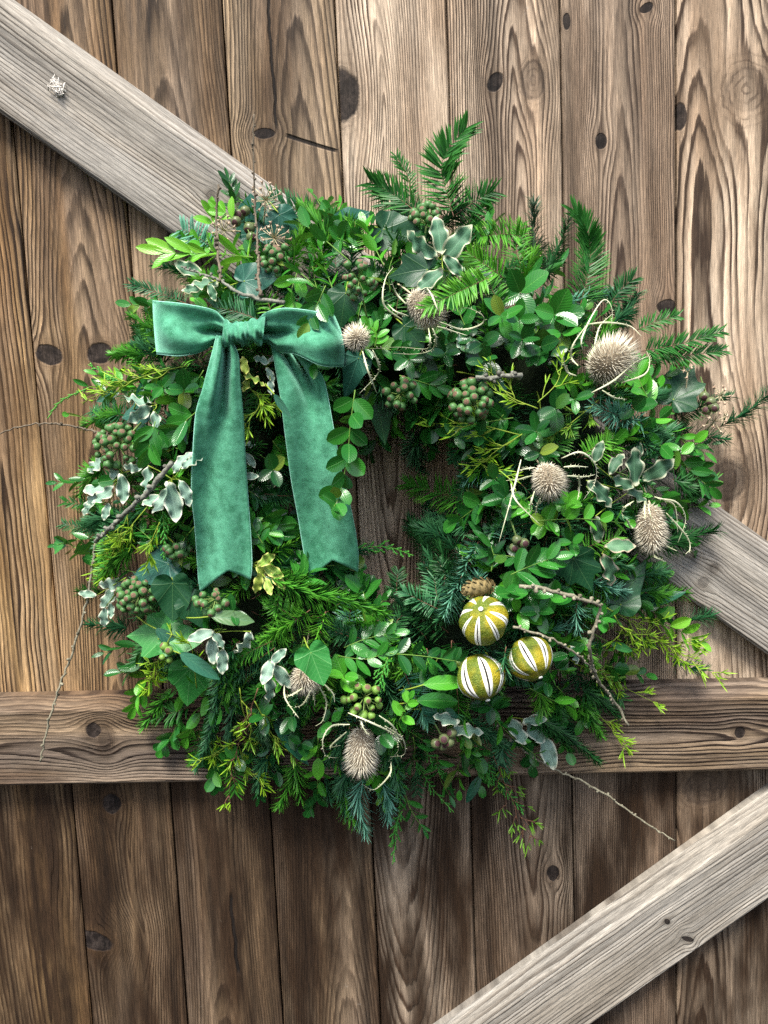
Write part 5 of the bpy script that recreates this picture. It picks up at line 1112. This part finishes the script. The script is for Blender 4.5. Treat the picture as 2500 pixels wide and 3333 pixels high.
twig([(925,985),(840,972),(770,950),(709,908),(650,890),(590,868)], 13, 6, 'grey lichen-covered twig lying above the bow, with the two upright twigs on it', 1, .055, 34, mat='twig_grey')
twig([(846,962),(836,736),(824,543),(827,372)], 11, 5, 'tall thin bare twig rising above the bow over the diagonal brace', 2, .06, 26, mat='twig_dark')
twig([(716,915),(706,736),(711,601)], 10, 8, 'short bare twig left of the tall one above the bow', 3, .058, 24, mat='twig_dark')
twig([(560,1505),(480,1600),(400,1680),(311,1762)], 19, 15, 'thick grey lichen-covered twig slanting across the left side', 4, .06, 46, mat='twig_grey')
twig([(313,1765),(300,1850),(286,1940),(258,2050),(230,2137),(187,2258),(153,2369),(131,2480)], 10, 7, 'long knobbly twig hanging down on the left in front of the rail', 5, .06, 44, absd=.075)
twig([(370,1422),(290,1400),(220,1385),(140,1380),(60,1390),(-30,1420)], 9, 5, 'thin bare twig reaching out to the left edge', 6, .05, 36, mat='twig_dark')
twig([(1690,1908),(1769,1916),(1888,1949),(1951,1972),(1945,2010),(1921,2090),(1924,2144),(1948,2215),(2008,2296),(2046,2361)], 14, 10, 'long knobbly twig that bends down at the lower right, right of the limes', 7, .05, 22)
twig([(1671,2041),(1791,2079),(1888,2139),(1940,2190)], 9, 7, 'thin twig running from the limes to the bent knobbly twig', 8, .05, 30)
twig([(1617,2361),(1690,2430),(1780,2491),(1888,2540),(1975,2589),(2067,2654),(2116,2687),(2197,2737)], 12, 6, 'long straight bare twig pointing out at the lower right below the rail', 9, .0, 34)
twig([(1548,1228),(1600,1228),(1650,1226),(1700,1222)], 14, 16, 'short stubby knobbly twig above the dense blue-green berries', 10, .03, 12, mat='twig_grey')

# ------------------------------------------------------------------ velvet bow
bowc = P(790, 1088, .15)
bow = put('velvet_bow', None, bowc, label='green velvet ribbon bow with two long notched tails on the left of the wreath', cat='bow')
def edgeline(pts): return spline([(q[0], q[1], 0) for q in pts], 41)[:, :2]
def strip(name, A, B, dfun, nu=40, nt=18, notch=None, wob=0.0):
    """ribbon between two edge lines given in pixels; dfun(s, t) = distance off the boards"""
    a = edgeline(A); b = edgeline(B); ii = np.linspace(0, 40, nu)
    ax = np.column_stack([np.interp(ii, range(41), a[:, k]) for k in (0, 1)]); bx = np.column_stack([np.interp(ii, range(41), b[:, k]) for k in (0, 1)])
    V = []; UV = []
    for i in range(nu):
        s = i/(nu-1)
        for j in range(nt):
            t = j/(nt-1); q = ax[i]*(1-t)+bx[i]*t
            if notch is not None and s > .8:
                k = (s-.8)/.2; q = q+np.array(notch)*k*(1-abs(2*t-1))**.9
            V.append(P(q[0], q[1], dfun(s, t))); UV.append((t, s))
    F = [(i*nt+j, i*nt+j+1, (i+1)*nt+j+1, (i+1)*nt+j) for i in range(nu-1) for j in range(nt-1)]
    mb = MB(); mb.add(V, F, UV); V = np.array(V).reshape(nu, nt, 3)
    o = build(name, mb, MT['velvet'], V[0, nt//2], bow)
    m = o.modifiers.new('thickness', 'SOLIDIFY'); m.thickness = .0011; m.offset = -1
    m2 = MB()
    for j in (0, nt-1): m2.tube(V[:, j], .00058, 5)
    build('ribbon_edge', m2, MT['selvage'], V[0, 0], o); return o, V
def wr(x): return math.sin(x)
# left tail
strip('ribbon_tail', [(708,1092),(692,1153),(663,1259),(639,1341),(629,1462),(624,1606),(634,1703),(641,1799),(648,1900),(655,1926)], [(742,1098),(774,1150),(781,1245),(790,1341),(797,1462),(806,1606),(815,1727),(820,1823),(818,1870),(815,1886)],
      lambda s, t: .176-.012*s+.010*math.sin(3.1*s+.4)-.028*math.exp(-((t-.52-.25*s)/.13)**2)*max(0, 1-s/.36)**.8+.016*math.exp(-((t-.30)/.12)**2)*max(0, 1-s/.5)+.010*math.exp(-((t-.8)/.1)**2)*max(0, 1-s/.4)+.004*math.sin(7*t+5*s)+.006*math.sin(5.5*s+2*t), 64, 24, (8, -50))
# right tail
strip('ribbon_tail', [(882,1118),(896,1190),(914,1293),(929,1413),(948,1558),(970,1679),(990,1799),(1004,1862),(1008,1884)], [(985,1140),(1035,1201),(1056,1245),(1069,1302),(1090,1420),(1112,1534),(1136,1630),(1156,1727),(1166,1810),(1164,1861)],
      lambda s, t: .160-.012*s+.008*math.sin(3.3*s+1.1)-.032*math.exp(-((t-.55-.9*s)/.10)**2)*max(0, 1-s/.28)+.012*math.exp(-((t-.85)/.15)**2)*max(0, 1-s/.3)-.018*math.exp(-((t-.25-1.2*s)/.10)**2)*max(0, 1-s/.34)+.005*math.sin(6*t+4*s)+.006*math.sin(6*s-2*t), 64, 24, (-2, -50))
def loop(A, B, rim, d0, d1, back):
    """bow loop: front sheet from the knot to the outer fold, then the back sheet returning"""
    nu, nt = 34, 18; a = edgeline(A); b = edgeline(B); ii = np.linspace(0, 40, nu); V = []; UV = []
    ax = np.column_stack([np.interp(ii, range(41), a[:, k]) for k in (0, 1)]); bx = np.column_stack([np.interp(ii, range(41), b[:, k]) for k in (0, 1)])
    for side in (0, 1):
        for i in (range(nu) if side == 0 else range(nu-1, -1, -1)):
            s = i/(nu-1)
            for j in range(nt):
                t = j/(nt-1); q = ax[i]*(1-t)+bx[i]*t+np.array(rim)*(s**3)*4*t*(1-t)
                puff = math.sin(math.pi*min(1, s*.55+.02))**.8
                fold = .012*math.exp(-((t-.35-.1*s)/.10)**2)*max(0, 1-s/.6)+.008*math.exp(-((t-.85+.1*s)/.08)**2)*max(0, 1-s/.5)-.013*math.exp(-((t-.6+.1*s)/.1)**2)*max(0, 1-s/.65)+.0035*math.sin(9*t+3*s)+.004*math.sin(7*s+3*t)
                edge = math.sqrt(max(0.0, 1-s**6))
                d = (d0+(d1-d0)*puff*edge+fold) if side == 0 else (d0-.004-back*puff*edge+fold*.3)
                V.append(P(q[0], q[1], d)); UV.append((t, s))
    n = 2*nu; F = [(i*nt+j, i*nt+j+1, (i+1)*nt+j+1, (i+1)*nt+j) for i in range(n-1) for j in range(nt-1)]
    mb = MB(); mb.add(V, F, UV); V = np.array(V).reshape(n, nt, 3); o = build('ribbon_loop', mb, MT['velvet'], V[0, nt//2], bow)
    m = o.modifiers.new('thickness', 'SOLIDIFY'); m.thickness = .001; m.offset = 0
    m2 = MB()
    for j in (0, nt-1): m2.tube(V[:, j], .00058, 5)
    build('ribbon_edge', m2, MT['selvage'], V[0, 0], o)
loop([(745,1058),(720,1030),(689,1008),(593,989),(498,980)], [(740,1112),(697,1119),(658,1143),(586,1158),(511,1152)], (-2, 0), .157, .194, .02)
loop([(826,1058),(863,1020),(921,1004),(998,1010),(1088,1026)], [(840,1112),(880,1122),(910,1146),(963,1152),(1045,1189),(1117,1193)], (14, 0), .157, .190, .02)
# knot: gathered band round the middle
nU, nVv = 40, 56; V = []
for i in range(nU):
    a = math.pi*2*i/nU
    for k in range(nVv):
        f = k/(nVv-1); xx = (f-.5)*2; w_ = 1+.22*abs(xx)**2
        rid = 1+.10*math.sin(f*19+2.5*math.sin(a+.5)+1.8*math.sin(2*a+1))+.05*math.sin(f*31+3.5*math.sin(a)+2)+.02*math.sin(f*57+a*2)
        px_ = 791+xx*68+10*math.sin(a)*.5; cy = 1086-xx*10+7*xx*math.sin(a*1.0)
        py = cy-49*w_*.88*math.sin(a)*rid*(.86 if xx < 0 else 1); V.append(P(px_, py, .174+.026*math.cos(a)*rid))
F = [(i*nVv+k, i*nVv+k+1, ((i+1) % nU)*nVv+k+1, ((i+1) % nU)*nVv+k) for i in range(nU) for k in range(nVv-1)]
mb = MB(); mb.add(V, F); build('knot', mb, MT['velvet'], bowc, bow)

# ------------------------------------------------------------------ straw tuft caught on the brace
c = P(190, 287, .027); tuft = put('straw_tuft', None, c, label='small whitish tuft of dry fibres stuck on the upper left brace', cat='tuft'); R = random.Random(8); px = S(.03)
mb = MB()
for i in range(46):
    a = R.uniform(0, 6.28); e = np.array([math.cos(a), -R.uniform(.1, .9), math.sin(a)])*px*R.uniform(14, 36); p0 = c+np.array([R.gauss(0, 7), -abs(R.gauss(0, 5)), R.gauss(0, 10)])*px
    mb.tube(spline([p0-e*.4, p0+np.array([R.gauss(0, 5), -3, R.gauss(0, 5)])*px, p0+e*.6], 5), [px*1.2, px*2.6, px*2.2, px*1.6, px*.8], 4, rnd=R.random(), flat=.5)
build('fibres', mb, MT['straw'], c, tuft)
